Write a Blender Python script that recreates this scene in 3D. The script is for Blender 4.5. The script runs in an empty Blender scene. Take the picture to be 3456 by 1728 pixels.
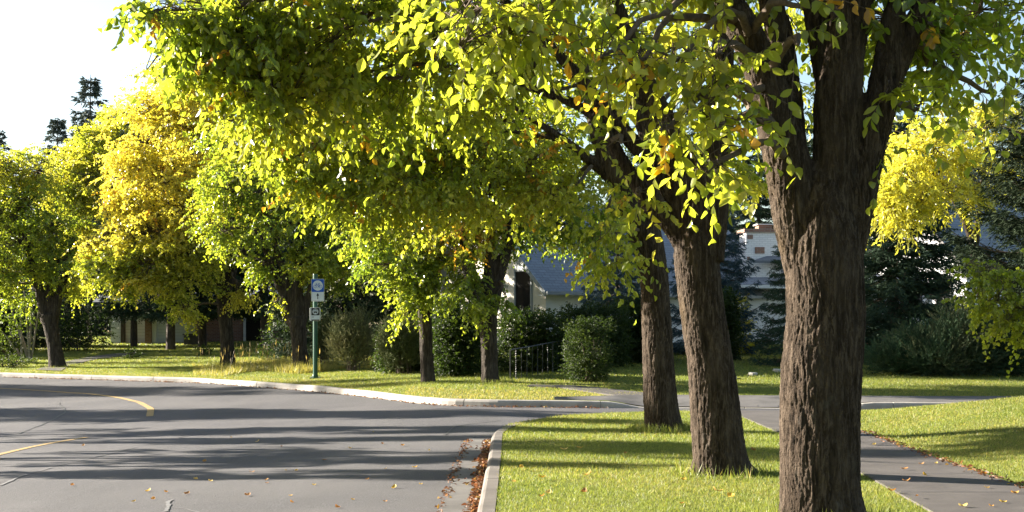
import bpy, math, random
import numpy as np
from mathutils import Vector, Matrix

# ------------------------------------------------------------------ camera, light, exposure
scene = bpy.context.scene
COL = scene.collection
CX, HY, F, CAMZ = 1728.0, 1120.0, 4500.0, 1.6      # photo pixels: principal column, horizon row, focal length; eye height
cam_d = bpy.data.cameras.new('camera')
cam = bpy.data.objects.new('camera', cam_d)
COL.objects.link(cam)
cam.location = (0, 0, CAMZ)
cam.rotation_euler = (math.radians(90), 0, 0)
cam_d.sensor_width = 36.0
cam_d.lens = F / 3456 * 36.0
cam_d.shift_y = (HY - 864) / 3456
cam_d.clip_start = 0.1
cam_d.clip_end = 3000
scene.camera = cam

SUN_EL, SUN_AZ = math.radians(19), math.radians(-67)   # azimuth measured from +Y towards +X
sd = Vector((math.sin(SUN_AZ) * math.cos(SUN_EL), math.cos(SUN_AZ) * math.cos(SUN_EL), math.sin(SUN_EL)))
world = bpy.data.worlds.new('World')
scene.world = world
world.use_nodes = True
wn = world.node_tree
wn.nodes.clear()
wo = wn.nodes.new('ShaderNodeOutputWorld')
wb = wn.nodes.new('ShaderNodeBackground')
sky = wn.nodes.new('ShaderNodeTexSky')
sky.sky_type = 'NISHITA'
sky.sun_disc = False
sky.sun_elevation = SUN_EL
sky.sun_rotation = SUN_AZ
sky.air_density = 1.0
sky.dust_density = 1.2
sky.ozone_density = 1.0
wb.inputs['Strength'].default_value = 0.05
wn.links.new(sky.outputs[0], wb.inputs['Color'])
wn.links.new(wb.outputs[0], wo.inputs['Surface'])

sun_d = bpy.data.lights.new('sun', 'SUN')
sun_d.energy = 5.0
sun_d.angle = math.radians(0.53)
sun_d.color = (1.0, 0.905, 0.77)
sun = bpy.data.objects.new('sun', sun_d)
COL.objects.link(sun)
sun.rotation_euler = sd.to_track_quat('Z', 'Y').to_euler()
sun.location = (-30, 10, 30)

vs = scene.view_settings
vs.view_transform = 'Standard'
vs.look = 'None'
vs.gamma = 1.0
vs.use_curve_mapping = False
vs.exposure = 2.5
cy = scene.cycles
cy.max_bounces = 10
cy.diffuse_bounces = 7
cy.glossy_bounces = 2
cy.transmission_bounces = 6
cy.transparent_max_bounces = 4
cy.use_denoising = True

# ------------------------------------------------------------------ small helpers
def tag(o, label=None, cat=None, group=None, kind=None):
    if label: o['label'] = label
    if cat: o['category'] = cat
    if group: o['group'] = group
    if kind: o['kind'] = kind
    return o

def empty(name, loc=(0, 0, 0), rz=0.0):
    o = bpy.data.objects.new(name, None)
    o.empty_display_size = 0.3
    o.location = loc
    o.rotation_euler = (0, 0, rz)
    COL.objects.link(o)
    return o

def link(name, me, mat, parent=None):
    o = bpy.data.objects.new(name, me)
    COL.objects.link(o)
    if mat is not None:
        me.materials.append(mat)
    if parent is not None:
        o.parent = parent
    return o

def np_mesh(name, verts, faces, smooth=False, col=None):
    """faces: list of (n,k) integer arrays"""
    me = bpy.data.meshes.new(name)
    verts = np.asarray(verts, np.float32).reshape(-1, 3)
    me.vertices.add(len(verts))
    me.vertices.foreach_set('co', verts.ravel())
    fl = [np.asarray(f, np.int32) for f in faces if len(f)]
    tot = np.concatenate([np.full(len(f), f.shape[1], np.int32) for f in fl])
    loops = np.concatenate([f.ravel() for f in fl])
    start = np.concatenate([[0], np.cumsum(tot)[:-1]]).astype(np.int32)
    me.loops.add(len(loops))
    me.loops.foreach_set('vertex_index', loops)
    me.polygons.add(len(tot))
    me.polygons.foreach_set('loop_start', start)
    me.polygons.foreach_set('use_smooth', np.full(len(tot), smooth, bool))
    if col is not None:
        a = me.attributes.new('col', 'FLOAT_COLOR', 'POINT')
        c = np.ones((len(verts), 4), np.float32)
        c[:, :3] = col
        a.data.foreach_set('color', c.ravel())
    me.update(calc_edges=True)
    me.validate()
    return me

class MB:
    """collects boxes, prisms and tubes; build() makes ONE mesh object"""
    def __init__(self): self.v, self.f = [], []
    def add(self, vs_, fs_):
        n = len(self.v)
        self.v += [tuple(p) for p in vs_]
        self.f += [tuple(i + n for i in f) for f in fs_]
        return self
    def box(self, a, b):
        x0, y0, z0 = a; x1, y1, z1 = b
        return self.add([(x0,y0,z0),(x1,y0,z0),(x1,y1,z0),(x0,y1,z0),(x0,y0,z1),(x1,y0,z1),(x1,y1,z1),(x0,y1,z1)],
                        [(0,3,2,1),(4,5,6,7),(0,1,5,4),(1,2,6,5),(2,3,7,6),(3,0,4,7)])
    def prism(self, poly, z0, z1):
        """polygon in xy (ccw) extruded in z"""
        n = len(poly)
        return self.add([(x, y, z0) for x, y in poly] + [(x, y, z1) for x, y in poly],
                        [tuple(range(n - 1, -1, -1)), tuple(range(n, 2 * n))] + [(i, (i + 1) % n, n + (i + 1) % n, n + i) for i in range(n)])
    def prism_y(self, poly, y0, y1):
        """polygon in xz extruded along y (y0 is the front, towards -y)"""
        n = len(poly)
        return self.add([(x, y0, z) for x, z in poly] + [(x, y1, z) for x, z in poly],
                        [tuple(range(n)), tuple(range(2 * n - 1, n - 1, -1))] + [(i, n + i, n + (i + 1) % n, (i + 1) % n) for i in range(n)])
    def tube(self, p, q, r, r2=None, n=8):
        p, q = Vector(p), Vector(q); r2 = r if r2 is None else r2
        d = (q - p).normalized()
        u = d.cross(Vector((0, 0, 1)) if abs(d.z) < .9 else Vector((1, 0, 0))).normalized(); w = d.cross(u)
        ring = lambda c, rr: [c + (u * math.cos(t) + w * math.sin(t)) * rr for t in [2 * math.pi * i / n for i in range(n)]]
        return self.add(ring(p, r) + ring(q, r2), [(i, (i + 1) % n, n + (i + 1) % n, n + i) for i in range(n)] + [tuple(range(n - 1, -1, -1)), tuple(range(n, 2 * n))])
    def build(self, name, mat, parent=None, bevel=0.0):
        me = bpy.data.meshes.new(name)
        me.from_pydata(self.v, [], self.f)
        me.update()
        o = link(name, me, mat, parent)
        if bevel:
            m = o.modifiers.new('bevel', 'BEVEL'); m.width = bevel; m.segments = 2; m.limit_method = 'ANGLE'
        return o

def copy_tree(o, parent=None):
    c = o.copy()
    COL.objects.link(c)
    c.parent = parent
    for ch in list(o.children):
        copy_tree(ch, c)
    return c

def vnoise(p, seed=0):
    """vectorised 3-D gradient noise, about -1..1"""
    p = np.asarray(p, np.float64)
    i = np.floor(p).astype(np.int64); f = p - i
    u = f * f * f * (f * (f * 6 - 15) + 10)
    def g(ox, oy, oz):
        h = (i[:, 0] + ox) * 374761393 + (i[:, 1] + oy) * 668265263 + (i[:, 2] + oz) * 2147483647 + seed * 144665
        h = (h ^ (h >> 13)) * 1274126177
        h = h ^ (h >> 16)
        a = (h & 0xffff) / 65535.0 * 2 * np.pi
        z = ((h >> 16) & 0xffff) / 32767.5 - 1
        s = np.sqrt(np.maximum(0, 1 - z * z))
        return s * np.cos(a) * (f[:, 0] - ox) + s * np.sin(a) * (f[:, 1] - oy) + z * (f[:, 2] - oz)
    L = lambda a, b, t: a + (b - a) * t
    x = [L(g(0, oy, oz), g(1, oy, oz), u[:, 0]) for oy, oz in ((0, 0), (1, 0), (0, 1), (1, 1))]
    return L(L(x[0], x[1], u[:, 1]), L(x[2], x[3], u[:, 1]), u[:, 2]) * 1.5

# ------------------------------------------------------------------ materials
class NT:
    def __init__(self, name):
        self.m = bpy.data.materials.new(name); self.m.use_nodes = True
        self.t = self.m.node_tree; self.t.nodes.clear()
        self.out = self.n('ShaderNodeOutputMaterial')
    def n(self, t, **kw):
        nd = self.t.nodes.new(t)
        for k, v in kw.items(): setattr(nd, k, v)
        return nd
    def l(self, a, b): self.t.links.new(a, b)
    def coord(self, scale=(1, 1, 1), kind='Object'):
        tc = self.n('ShaderNodeTexCoord'); mp = self.n('ShaderNodeMapping')
        mp.inputs['Scale'].default_value = scale
        self.l(tc.outputs[kind], mp.inputs['Vector'])
        return mp.outputs[0]
    def noise(self, vec, scale, detail=4, rough=0.55, dist=0.0):
        nd = self.n('ShaderNodeTexNoise')
        nd.inputs['Scale'].default_value = scale; nd.inputs['Detail'].default_value = detail
        nd.inputs['Roughness'].default_value = rough; nd.inputs['Distortion'].default_value = dist
        self.l(vec, nd.inputs['Vector'])
        return nd.outputs[0]
    def ramp(self, fac, stops):
        r = self.n('ShaderNodeValToRGB')
        el = r.color_ramp.elements
        el[0].position, el[0].color = stops[0][0], (*stops[0][1], 1)
        el[1].position, el[1].color = stops[-1][0], (*stops[-1][1], 1)
        for p, c in stops[1:-1]:
            e = el.new(p); e.color = (*c, 1)
        self.l(fac, r.inputs[0])
        return r.outputs[0]
    def mix(self, fac, a, b, mode='MIX'):
        x = self.n('ShaderNodeMix', data_type='RGBA', blend_type=mode)
        for sock, v in ((x.inputs[0], fac), (x.inputs[6], a), (x.inputs[7], b)):
            if hasattr(v, 'is_output'): self.l(v, sock)
            elif isinstance(v, (int, float)): sock.default_value = v
            else: sock.default_value = (*v, 1)
        return x.outputs[2]
    def bump(self, h, strength, dist=0.02):
        b = self.n('ShaderNodeBump')
        b.inputs['Strength'].default_value = strength; b.inputs['Distance'].default_value = dist
        self.l(h, b.inputs['Height'])
        return b.outputs[0]
    def bsdf(self, color, rough=0.8, spec=0.3, normal=None, metal=0.0):
        p = self.n('ShaderNodeBsdfPrincipled')
        if hasattr(color, 'is_output'): self.l(color, p.inputs['Base Color'])
        else: p.inputs['Base Color'].default_value = (*color, 1)
        if hasattr(rough, 'is_output'): self.l(rough, p.inputs['Roughness'])
        else: p.inputs['Roughness'].default_value = rough
        p.inputs['Specular IOR Level'].default_value = spec
        p.inputs['Metallic'].default_value = metal
        if normal is not None: self.l(normal, p.inputs['Normal'])
        return p.outputs[0]
    def done(self, sh): self.l(sh, self.out.inputs['Surface']); return self.m

def m_plain(name, c, rough=0.6, spec=0.4, var=0.15, scale=6, metal=0.0, bump=0.1):
    k = NT(name); v = k.coord()
    n = k.noise(v, scale, 6)
    dark = tuple(x * (1 - var) for x in c); lite = tuple(min(1, x * (1 + var)) for x in c)
    return k.done(k.bsdf(k.ramp(n, [(0.3, dark), (0.7, lite)]), rough, spec, k.bump(n, bump, .01), metal))

def m_leaf(name, trans=(2.3, 2.15, 0.9), mixf=0.57, rough=0.30, spec=0.65):
    k = NT(name)
    a = k.n('ShaderNodeAttribute', attribute_name='col')
    tl = k.n('ShaderNodeBsdfTranslucent')
    k.l(k.mix(1.0, a.outputs[0], trans, 'MULTIPLY'), tl.inputs[0])
    p = k.bsdf(a.outputs[0], rough, spec)
    ms = k.n('ShaderNodeMixShader'); ms.inputs[0].default_value = mixf
    k.l(p, ms.inputs[1]); k.l(tl.outputs[0], ms.inputs[2])
    return k.done(ms.outputs[0])

def m_bark(name, c0, c1, c2, s=1.0):
    k = NT(name)
    v = k.coord((1, 1, 0.16))
    n1 = k.noise(v, 30 * s, 8, .7, .8)
    n2 = k.noise(k.coord((1, 1, 0.35)), 5 * s, 5, .6)
    n3 = k.noise(k.coord((1, 1, 1)), 70 * s, 4, .6)
    c = k.ramp(n1, [(0.37, c0), (0.5, c1), (0.64, c2)])
    c = k.mix(k.ramp(n2, [(0.45, (0, 0, 0)), (0.75, (.55, .55, .55))]), c, c2)
    st = k.noise(k.coord((1, 1, .45)), 1.9, 4, .55, .4)
    c = k.mix(k.ramp(st, [(.60, (0, 0, 0)), (.70, (.42, .42, .42))]), c, (.09, .058, .017))
    gl = k.noise(k.coord((1, 1, .5)), 9, 5, .65)
    c = k.mix(k.ramp(gl, [(.60, (0, 0, 0)), (.72, (.45, .45, .45))]), c, (.11, .098, .083))
    h = k.mix(0.45, n1, n3)
    return k.done(k.bsdf(c, 0.9, 0.15, k.bump(h, 1.0, .035)))

M = {}
def build_materials():
    # asphalt
    k = NT('asphalt'); v = k.coord()
    fine = k.noise(v, 62, 5, .8); mid = k.noise(v, 3.0, 6, .6); big = k.noise(v, .35, 4, .5, .5)
    streak = k.noise(k.coord((1.6, .16, 1)), 1.4, 5, .6, .3)
    c = k.ramp(fine, [(.30, (.016, .016, .018)), (.47, (.064, .063, .068)), (.56, (.094, .092, .098)), (.72, (.25, .245, .25))])
    c = k.mix(k.ramp(mid, [(.35, (0, 0, 0)), (.7, (.35, .35, .35))]), c, (.068, .066, .069))
    c = k.mix(k.ramp(streak, [(.42, (0, 0, 0)), (.7, (.5, .5, .5))]), c, (.056, .054, .057))
    c = k.mix(k.ramp(big, [(.42, (0, 0, 0)), (.62, (.45, .45, .45))]), c, (.112, .107, .108))
    M['asphalt'] = k.done(k.bsdf(c, .85, .3, k.bump(fine, .9, .015)))
    k = NT('asphalt_patch'); v = k.coord(); fine = k.noise(v, 160, 3, .7)
    M['patch'] = k.done(k.bsdf(k.ramp(fine, [(.3, (.05, .05, .052)), (.7, (.10, .10, .10))]), .85, .3, k.bump(fine, .6, .01)))
    def conc(name, a, b, cc):
        k = NT(name); v = k.coord()
        f = k.noise(v, 110, 3, .7); g = k.noise(v, 1.6, 7, .65, .4)
        c = k.ramp(g, [(.3, a), (.52, b), (.75, cc)])
        c = k.mix(k.ramp(f, [(.35, (.35, .35, .35)), (.6, (0, 0, 0))]), c, a)
        return k.done(k.bsdf(c, .85, .25, k.bump(f, .4, .006)))
    M['kerb'] = conc('kerb_concrete', (.24, .22, .195), (.36, .335, .30), (.46, .43, .385))
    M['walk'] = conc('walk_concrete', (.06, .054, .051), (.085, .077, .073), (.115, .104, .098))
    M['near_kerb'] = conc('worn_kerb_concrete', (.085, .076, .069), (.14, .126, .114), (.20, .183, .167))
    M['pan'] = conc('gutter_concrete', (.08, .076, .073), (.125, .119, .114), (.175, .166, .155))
    # lawn soil and turf under the blades
    k = NT('lawn_turf'); v = k.coord()
    g = k.noise(v, .45, 5, .6, .6); f = k.noise(v, 24, 5, .7)
    c = k.ramp(f, [(.3, (.05, .075, .012)), (.55, (.10, .135, .02)), (.75, (.17, .19, .035))])
    c = k.mix(k.ramp(g, [(.42, (0, 0, 0)), (.66, (.6, .6, .6))]), c, (.22, .19, .06))
    M['lawn'] = k.done(k.bsdf(c, .9, .15, k.bump(f, 1.0, .04)))
    M['blade'] = m_leaf('grass_blade', (1.5, 1.5, .8), .4, .5, .3)
    M['leaf'] = m_leaf('tree_leaf')
    M['shrub'] = m_leaf('shrub_leaf', (1.9, 1.8, .9), .4, .5, .25)
    M['needle'] = m_leaf('conifer_needle', (1, 1, 1), .12, .75, .08)
    M['litter'] = m_leaf('fallen_leaf', (1.2, 1.0, .7), .25, .6, .3)
    M['bark'] = m_bark('elm_bark', (.013, .009, .006), (.040, .028, .019), (.105, .080, .060))
    M['bark_far'] = m_bark('street_tree_bark', (.018, .014, .011), (.042, .033, .026), (.085, .07, .057), .6)
    M['bark_spruce'] = m_bark('spruce_bark', (.045, .036, .03), (.085, .07, .06), (.13, .11, .095), .6)
    M['bark_pale'] = m_bark('pale_bark', (.16, .14, .12), (.30, .27, .23), (.42, .38, .33), 1.4)
    M['twig'] = m_plain('twig_bark', (.11, .085, .065), .9, .15, .3, 30)
    M['pale_twig'] = m_plain('pale_twig', (.42, .36, .32), .9, .15, .2, 30)
    k = NT('road_paint_yellow'); v = k.coord(); wear = k.noise(v, 26, 6, .75); w2 = k.noise(v, 2.2, 4, .6)
    c = k.mix(k.ramp(wear, [(.40, (1, 1, 1)), (.56, (.12, .12, .12))]), (.52, .33, .085), (.12, .11, .105))
    c = k.mix(k.ramp(w2, [(.35, (0, 0, 0)), (.75, (.45, .45, .45))]), c, (.26, .19, .09))
    M['yellow'] = k.done(k.bsdf(c, .8, .2))
    M['seal'] = m_plain('crack_seal', (.055, .055, .057), .6, .4, .2, 20)
    M['oldseal'] = m_plain('pale_crack', (.14, .14, .145), .85, .2, .2, 20)
    M['green'] = m_plain('green_post_paint', (.012, .075, .05), .35, .5, .1, 8)
    M['blue'] = m_plain('sign_blue', (.0, .075, .42), .45, .4, .05, 8, bump=.0)
    M['white'] = m_plain('sign_white', (.62, .66, .68), .45, .4, .05, 8, bump=.0)
    M['black'] = m_plain('sign_black', (.012, .013, .014), .45, .4, .1, 8, bump=.0)
    M['grey'] = m_plain('box_metal', (.55, .55, .53), .5, .4, .1, 8)
    M['iron'] = m_plain('rail_iron', (.03, .034, .034), .45, .5, .2, 20)
    M['stucco'] = m_plain('cream_stucco', (.56, .53, .46), .9, .2, .08, 40, bump=.5)
    M['whitewall'] = m_plain('white_stucco', (.70, .71, .72), .9, .2, .06, 40, bump=.5)
    M['trim'] = m_plain('painted_trim', (.60, .61, .60), .5, .3, .06, 5)
    M['greytrim'] = m_plain('grey_trim', (.25, .27, .28), .5, .3, .06, 5)
    M['fascia'] = m_plain('dark_fascia', (.08, .075, .075), .6, .3, .1, 5)
    M['soffit'] = m_plain('vent_wood', (.10, .09, .08), .8, .2, .15, 9)
    M['stone'] = m_plain('pale_stone', (.46, .43, .38), .9, .2, .2, 9, bump=.6)
    M['wire'] = m_plain('cable_rubber', (.02, .02, .02), .6, .3, .1, 5)
    k = NT('window_glass')
    M['glass'] = k.done(k.bsdf((.008, .009, .010), .3, .10))
    k = NT('shingle_roof'); v = k.coord((1, 1, 1), 'Object')
    b = k.n('ShaderNodeTexBrick'); b.inputs['Scale'].default_value = 1.0
    b.inputs['Brick Width'].default_value = .34; b.inputs['Row Height'].default_value = .16; b.inputs['Mortar Size'].default_value = .012
    b.inputs['Color1'].default_value = (.17, .19, .22, 1); b.inputs['Color2'].default_value = (.24, .26, .29, 1); b.inputs['Mortar'].default_value = (.10, .11, .125, 1)
    tc = k.n('ShaderNodeTexCoord'); k.l(tc.outputs['UV'], b.inputs['Vector'])
    n = k.noise(v, 20, 5)
    c = k.mix(.35, b.outputs[0], k.ramp(n, [(.3, (.14, .16, .18)), (.7, (.28, .30, .32))]))
    M['shingle'] = k.done(k.bsdf(c, .9, .2, k.bump(b.outputs[1], -.6, .02)))
    def brick(name, a, b2, mo, w=.22, h=.075):
        k = NT(name); v = k.coord()
        b = k.n('ShaderNodeTexBrick'); b.inputs['Scale'].default_value = 1.0
        b.inputs['Brick Width'].default_value = w; b.inputs['Row Height'].default_value = h; b.inputs['Mortar Size'].default_value = .010
        b.inputs['Color1'].default_value = (*a, 1); b.inputs['Color2'].default_value = (*b2, 1); b.inputs['Mortar'].default_value = (*mo, 1)
        sx = k.n('ShaderNodeSeparateXYZ'); k.l(v, sx.inputs[0])
        ad = k.n('ShaderNodeMath', operation='ADD'); k.l(sx.outputs[0], ad.inputs[0]); k.l(sx.outputs[1], ad.inputs[1])
        cb = k.n('ShaderNodeCombineXYZ'); k.l(ad.outputs[0], cb.inputs[0]); k.l(sx.outputs[2], cb.inputs[1])
        k.l(cb.outputs[0], b.inputs['Vector'])
        return k.done(k.bsdf(b.outputs[0], .9, .2, k.bump(b.outputs[1], -.5, .01)))
    M['brick'] = brick('brown_brick', (.20, .10, .07), (.26, .14, .10), (.24, .21, .18))
    M['whitebrick'] = brick('white_painted_brick', (.66, .66, .66), (.74, .74, .73), (.55, .55, .55))
    M['siding'] = brick('white_siding', (.62, .66, .70), (.64, .68, .72), (.45, .48, .5), 9.0, .17)
build_materials()

# ------------------------------------------------------------------ terrain
_kx = np.array([-140, -60, -44, -35, -27, -18.2, -9.9, -5.97, -3.9, -2.9, -2.2, -1.4, -.4, 1.0, 3.0, 6.0, 9.0, 30, 140])
_ky = np.array([32, 50, 52.3, 52.3, 51.0, 47.4, 41.9, 36.9, 33.4, 31.4, 29.9, 28.9, 28.45, 28.2, 27.9, 27.5, 27.2, 26.6, 26.6])
def y_k(x):                                   # road side of the far kerb
    return np.interp(x, _kx, _ky)
def y_n(x):                                   # road side of the near corner kerb
    x = np.asarray(x, float)
    t = np.clip((2.6 - x) / 2.9, 0, 1)
    return np.where(x < 2.6, 18.8 + 5.2 * np.sqrt(np.maximum(0, 1 - t ** 2.2)), 24.0 + (x - 2.6) * .05)
def sstep(a, b, x):
    t = np.clip((x - a) / (b - a), 0, 1); return t * t * (3 - 2 * t)
def h_far(x, y):
    u = np.maximum(0, y - y_k(x) - .15)
    wdt = 1.25 * sstep(.8, 3.2, x); low = sstep(1.9, 2.9, x) * (1 - sstep(6.6, 7.4, x))
    dip = (.06 + .13 * low * (1 - np.minimum(u / 1.25, 1))) * (1 - sstep(wdt - .12, wdt + .02, u)) * (x > .9)
    return .14 - dip + .040 * np.minimum(u, 30) + .012 * np.sin(x * .9 + y * .5) * np.minimum(u / 3, 1)
def h_near(x, y):
    x = np.asarray(x, float)
    edge = sstep(.15, 2.2, y_n(x) - y)
    r = np.clip(x - 5.25, 0, 8)
    return .14 + .012 * np.clip(x, 0, 3) + (.115 * r - .004 * r * r) * edge
_lx = np.array([-300, -140, -60, -40, -27, -20, -16, -13.6, -13.0, -12.8]); _ly = np.array([6, 20, 42, 44, 40, 35.5, 31.5, 27, 20, 4])
_ox = np.concatenate([[-.3, -.3, -1.0, -1.9, -2.9], _kx[:8][::-1][1:]]); _oy = np.concatenate([[-80, 20, 26, 29, 31.4], _ky[:8][::-1][1:]])
BANK = .045
def h_road(x, y):
    """the bend is banked: the road falls away from its outer kerb"""
    x = np.asarray(x, float); y = np.asarray(y, float)
    sh = np.broadcast(x, y).shape
    X = np.broadcast_to(x, sh).ravel(); Y = np.broadcast_to(y, sh).ravel()
    best = np.full(X.shape, 1e9)
    for i in range(len(_ox) - 1):
        ax, ay, bx, by = _ox[i], _oy[i], _ox[i + 1], _oy[i + 1]
        t = np.clip(((X - ax) * (bx - ax) + (Y - ay) * (by - ay)) / ((bx - ax) ** 2 + (by - ay) ** 2), 0, 1)
        best = np.minimum(best, np.hypot(X - ax - t * (bx - ax), Y - ay - t * (by - ay)))
    xb = np.interp(Y, [20, 26, 29, 31.4], [-.3, -1.0, -1.9, -2.9])
    inside = np.where(Y < 31.4, X < xb, Y < y_k(X))
    return (-BANK * np.minimum(best, 13.5) * inside).reshape(sh)
def h_any(x, y):
    x = np.asarray(x, float); y = np.asarray(y, float)
    near = (x > -.15) & (y < y_n(x) - .15)
    far = y > y_k(x) + .15
    opp = (y < np.interp(x, _lx, _ly)) & (x < -12.8)
    return np.where(far, h_far(x, y), np.where(near, h_near(x, y), np.where(opp, -.46, h_road(x, y))))
def P(px, py, d):
    return Vector((d * (px - CX) / F, d, CAMZ + d * (HY - py) / F))
def G(px, py):
    """the point of the terrain under a photo pixel"""
    ds = np.arange(6, 220, .02)
    x = ds * (px - CX) / F; z = CAMZ + ds * (HY - py) / F
    k = np.argmax(z < h_any(x, ds))
    return Vector((float(x[k]), float(ds[k]), float(h_any(x[k], ds[k]))))

def grid_mesh(name, xs, ys, fn, mat):
    """xs: (n,), ys: (n,m) rows per column"""
    n, m = ys.shape
    X = np.repeat(xs[:, None], m, 1)
    V = np.stack([X, ys, fn(X, ys)], -1).reshape(-1, 3)
    i = (np.arange(n - 1)[:, None] * m + np.arange(m - 1)[None, :]).ravel()
    return link(name, np_mesh(name, V, [np.stack([i, i + m, i + m + 1, i + 1], 1)], True), mat)

def build_ground():
    # road: one asphalt sheet below everything that is paved
    xs = np.concatenate([np.linspace(-300, -42, 30), np.linspace(-40, 3, 173), np.linspace(5, 300, 12)])
    yr = np.concatenate([np.linspace(-60, 8, 12), np.linspace(9, 52, 173), np.linspace(54, 90, 8)])
    tag(grid_mesh('road', xs, np.repeat(yr[None], len(xs), 0), h_road, M['asphalt']), kind='structure')
    xs = np.concatenate([np.linspace(-400, -45, 20), np.linspace(-44, 30, 260), np.linspace(31, 400, 20)])
    t = np.concatenate([np.linspace(0, 36, 120), np.geomspace(38, 900, 24)])
    ys = (y_k(xs) + .15)[:, None] + t[None, :]
    tag(grid_mesh('far_lawn', xs, ys, h_far, M['lawn']), kind='structure')
    xs = np.concatenate([-.15 + 2.6 * (np.linspace(0, 1, 40) ** 2), np.linspace(2.55, 14, 70), np.linspace(15, 300, 20)])
    s = np.concatenate([np.linspace(0, .72, 40), np.linspace(.73, 1, 90)])
    ys = -30 + (y_n(xs) - .15 + 30)[:, None] * s[None, :]
    tag(grid_mesh('near_lawn', xs, ys, h_near, M['lawn']), kind='structure')
    # lawn on the far side of the road, left of the view
    lx = np.concatenate([np.linspace(-300, -50, 12), np.linspace(-46, -13.7, 50), np.linspace(-13.6, -12.85, 12)])
    top = np.interp(lx, _lx, _ly)
    ys = -60 + (top + 60)[:, None] * np.linspace(0, 1, 40)[None, :]
    tag(grid_mesh('opposite_lawn', lx, ys, lambda X, Y: -.46 + 0 * X, M['lawn']), kind='structure')

    # kerbs
    prof = np.array([(0, -.06), (.012, .10), (.035, .138), (.06, .150), (.165, .150), (.165, -.06)])
    def kerb(name, path, low=None, seed=0, seg=3.0, mat='kerb', lift=0.0):
        path = np.asarray(path, float)
        d = np.concatenate([[0], np.cumsum(np.linalg.norm(np.diff(path, axis=0), axis=1))])
        s = np.arange(0, d[-1], .2)
        for j in np.arange(1.2, d[-1], seg): s = np.concatenate([s, [j - .012, j - .004, j + .004, j + .012]])
        s = np.sort(s)
        pts = np.stack([np.interp(s, d, path[:, k]) for k in (0, 1)], 1)
        tn = np.gradient(pts, axis=0); ds_ = np.stack([np.interp(np.clip(s + e, 0, d[-1]), d, path[:, k]) for k in (0, 1) for e in (-.3, .3)], 1)
        tn = np.stack([ds_[:, 1] - ds_[:, 0], ds_[:, 3] - ds_[:, 2]], 1)
        tn /= np.linalg.norm(tn, axis=1)[:, None]
        nr = np.stack([tn[:, 1], -tn[:, 0]], 1)           # right of travel = away from the road
        ph = (s - 1.2 + seg / 2) % seg - seg / 2
        shrink = np.where(np.abs(ph) < .006, .014, 0)
        hf = np.ones(len(s)) if low is None else low(pts[:, 0])
        rs = np.random.RandomState(seed)
        wob = np.interp(s, np.arange(0, d[-1] + 3, 1.0), rs.normal(0, .006, len(np.arange(0, d[-1] + 3, 1.0))))
        V = []
        for (a, b) in prof:
            z = np.where(b > 0, b * hf - shrink + wob * .7, b) + lift
            off = a + shrink * (1 if a < .08 else -1) + wob
            V.append(np.stack([pts[:, 0] + nr[:, 0] * off, pts[:, 1] + nr[:, 1] * off, z], 1))
        V = np.stack(V, 1); m = len(prof)
        i = (np.arange(len(s) - 1)[:, None] * m + np.arange(m - 1)[None, :]).ravel()
        me = np_mesh(name, V.reshape(-1, 3), [np.stack([i, i + m, i + m + 1, i + 1], 1)], False)
        return tag(link(name, me, M[mat]), kind='structure')
    xs = np.linspace(90, -130, 900)
    kerb('far_kerb', np.stack([xs, y_k(xs)], 1), lambda x: 1 - .9 * sstep(1.9, 2.9, x) * (1 - sstep(6.6, 7.4, x)), 3)
    a = np.stack([np.full(120, -.3), np.linspace(-30, 18.6, 120)], 1)
    u = np.concatenate([np.linspace(0, 1, 60) ** 2 * 2.9 - .3, np.linspace(2.7, 60, 60)])
    b = np.stack([u, y_n(u)], 1)
    kerb('near_kerb', np.concatenate([a, b]), lambda x: 1 - .8 * sstep(3.3, 3.8, x) * (1 - sstep(5.4, 5.9, x)), 5, mat='near_kerb')
    kerb('opposite_kerb', np.stack([_lx[::-1], _ly[::-1]], 1)[:8][::-1], seed=6, mat='near_kerb', lift=-.6)
    # gutter pan beside the near kerb
    mb = MB()
    for k in range(16):
        y0, y1 = 20 - (k + 1) * 3, 20 - k * 3 - .012
        if k == 0: y0 = 17.0
        mb.box((-.635, y0, -.02), (-.302, y1, .010))
    tag(mb.build('gutter_pan', M['pan'], bevel=.004), kind='structure')
    # concrete strip behind the far kerb, scored ramp and path going off to the left
    xs = np.linspace(.9, 40, 260)
    V, Fc = [], []
    for i, x in enumerate(xs):
        base = float(y_k(x)) + .167
        wdt = 1.25 * float(sstep(.8, 3.2, x))
        lowf = float(sstep(1.9, 2.9, x) * (1 - sstep(6.6, 7.4, x)))
        for j in range(6):
            tt = j / 5
            y = base + wdt * tt
            V.append((x, y, max(.150 - .118 * lowf * (1 - tt), .03) + .003 + (.02 + .05 * tt) * (tt > 0)))
    for i in range(len(xs) - 1):
        for j in range(5):
            q = i * 6 + j; Fc.append((q, q + 6, q + 7, q + 1))
    tag(link('far_pavement', np_mesh('far_pavement', V, [np.array(Fc)], True), M['pan']), kind='structure')
    gm = MB()
    for k in range(9):
        x = 3.0 + k * .42; y0 = float(y_k(x)) + .2
        gm.add([(x, y0, .05), (x + .02, y0, .05), (x + .52, y0 + 1.15, .222), (x + .50, y0 + 1.15, .222)], [(0, 1, 2, 3)])
    tag(gm.build('ramp_groove', M['seal']), kind='structure')

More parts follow.
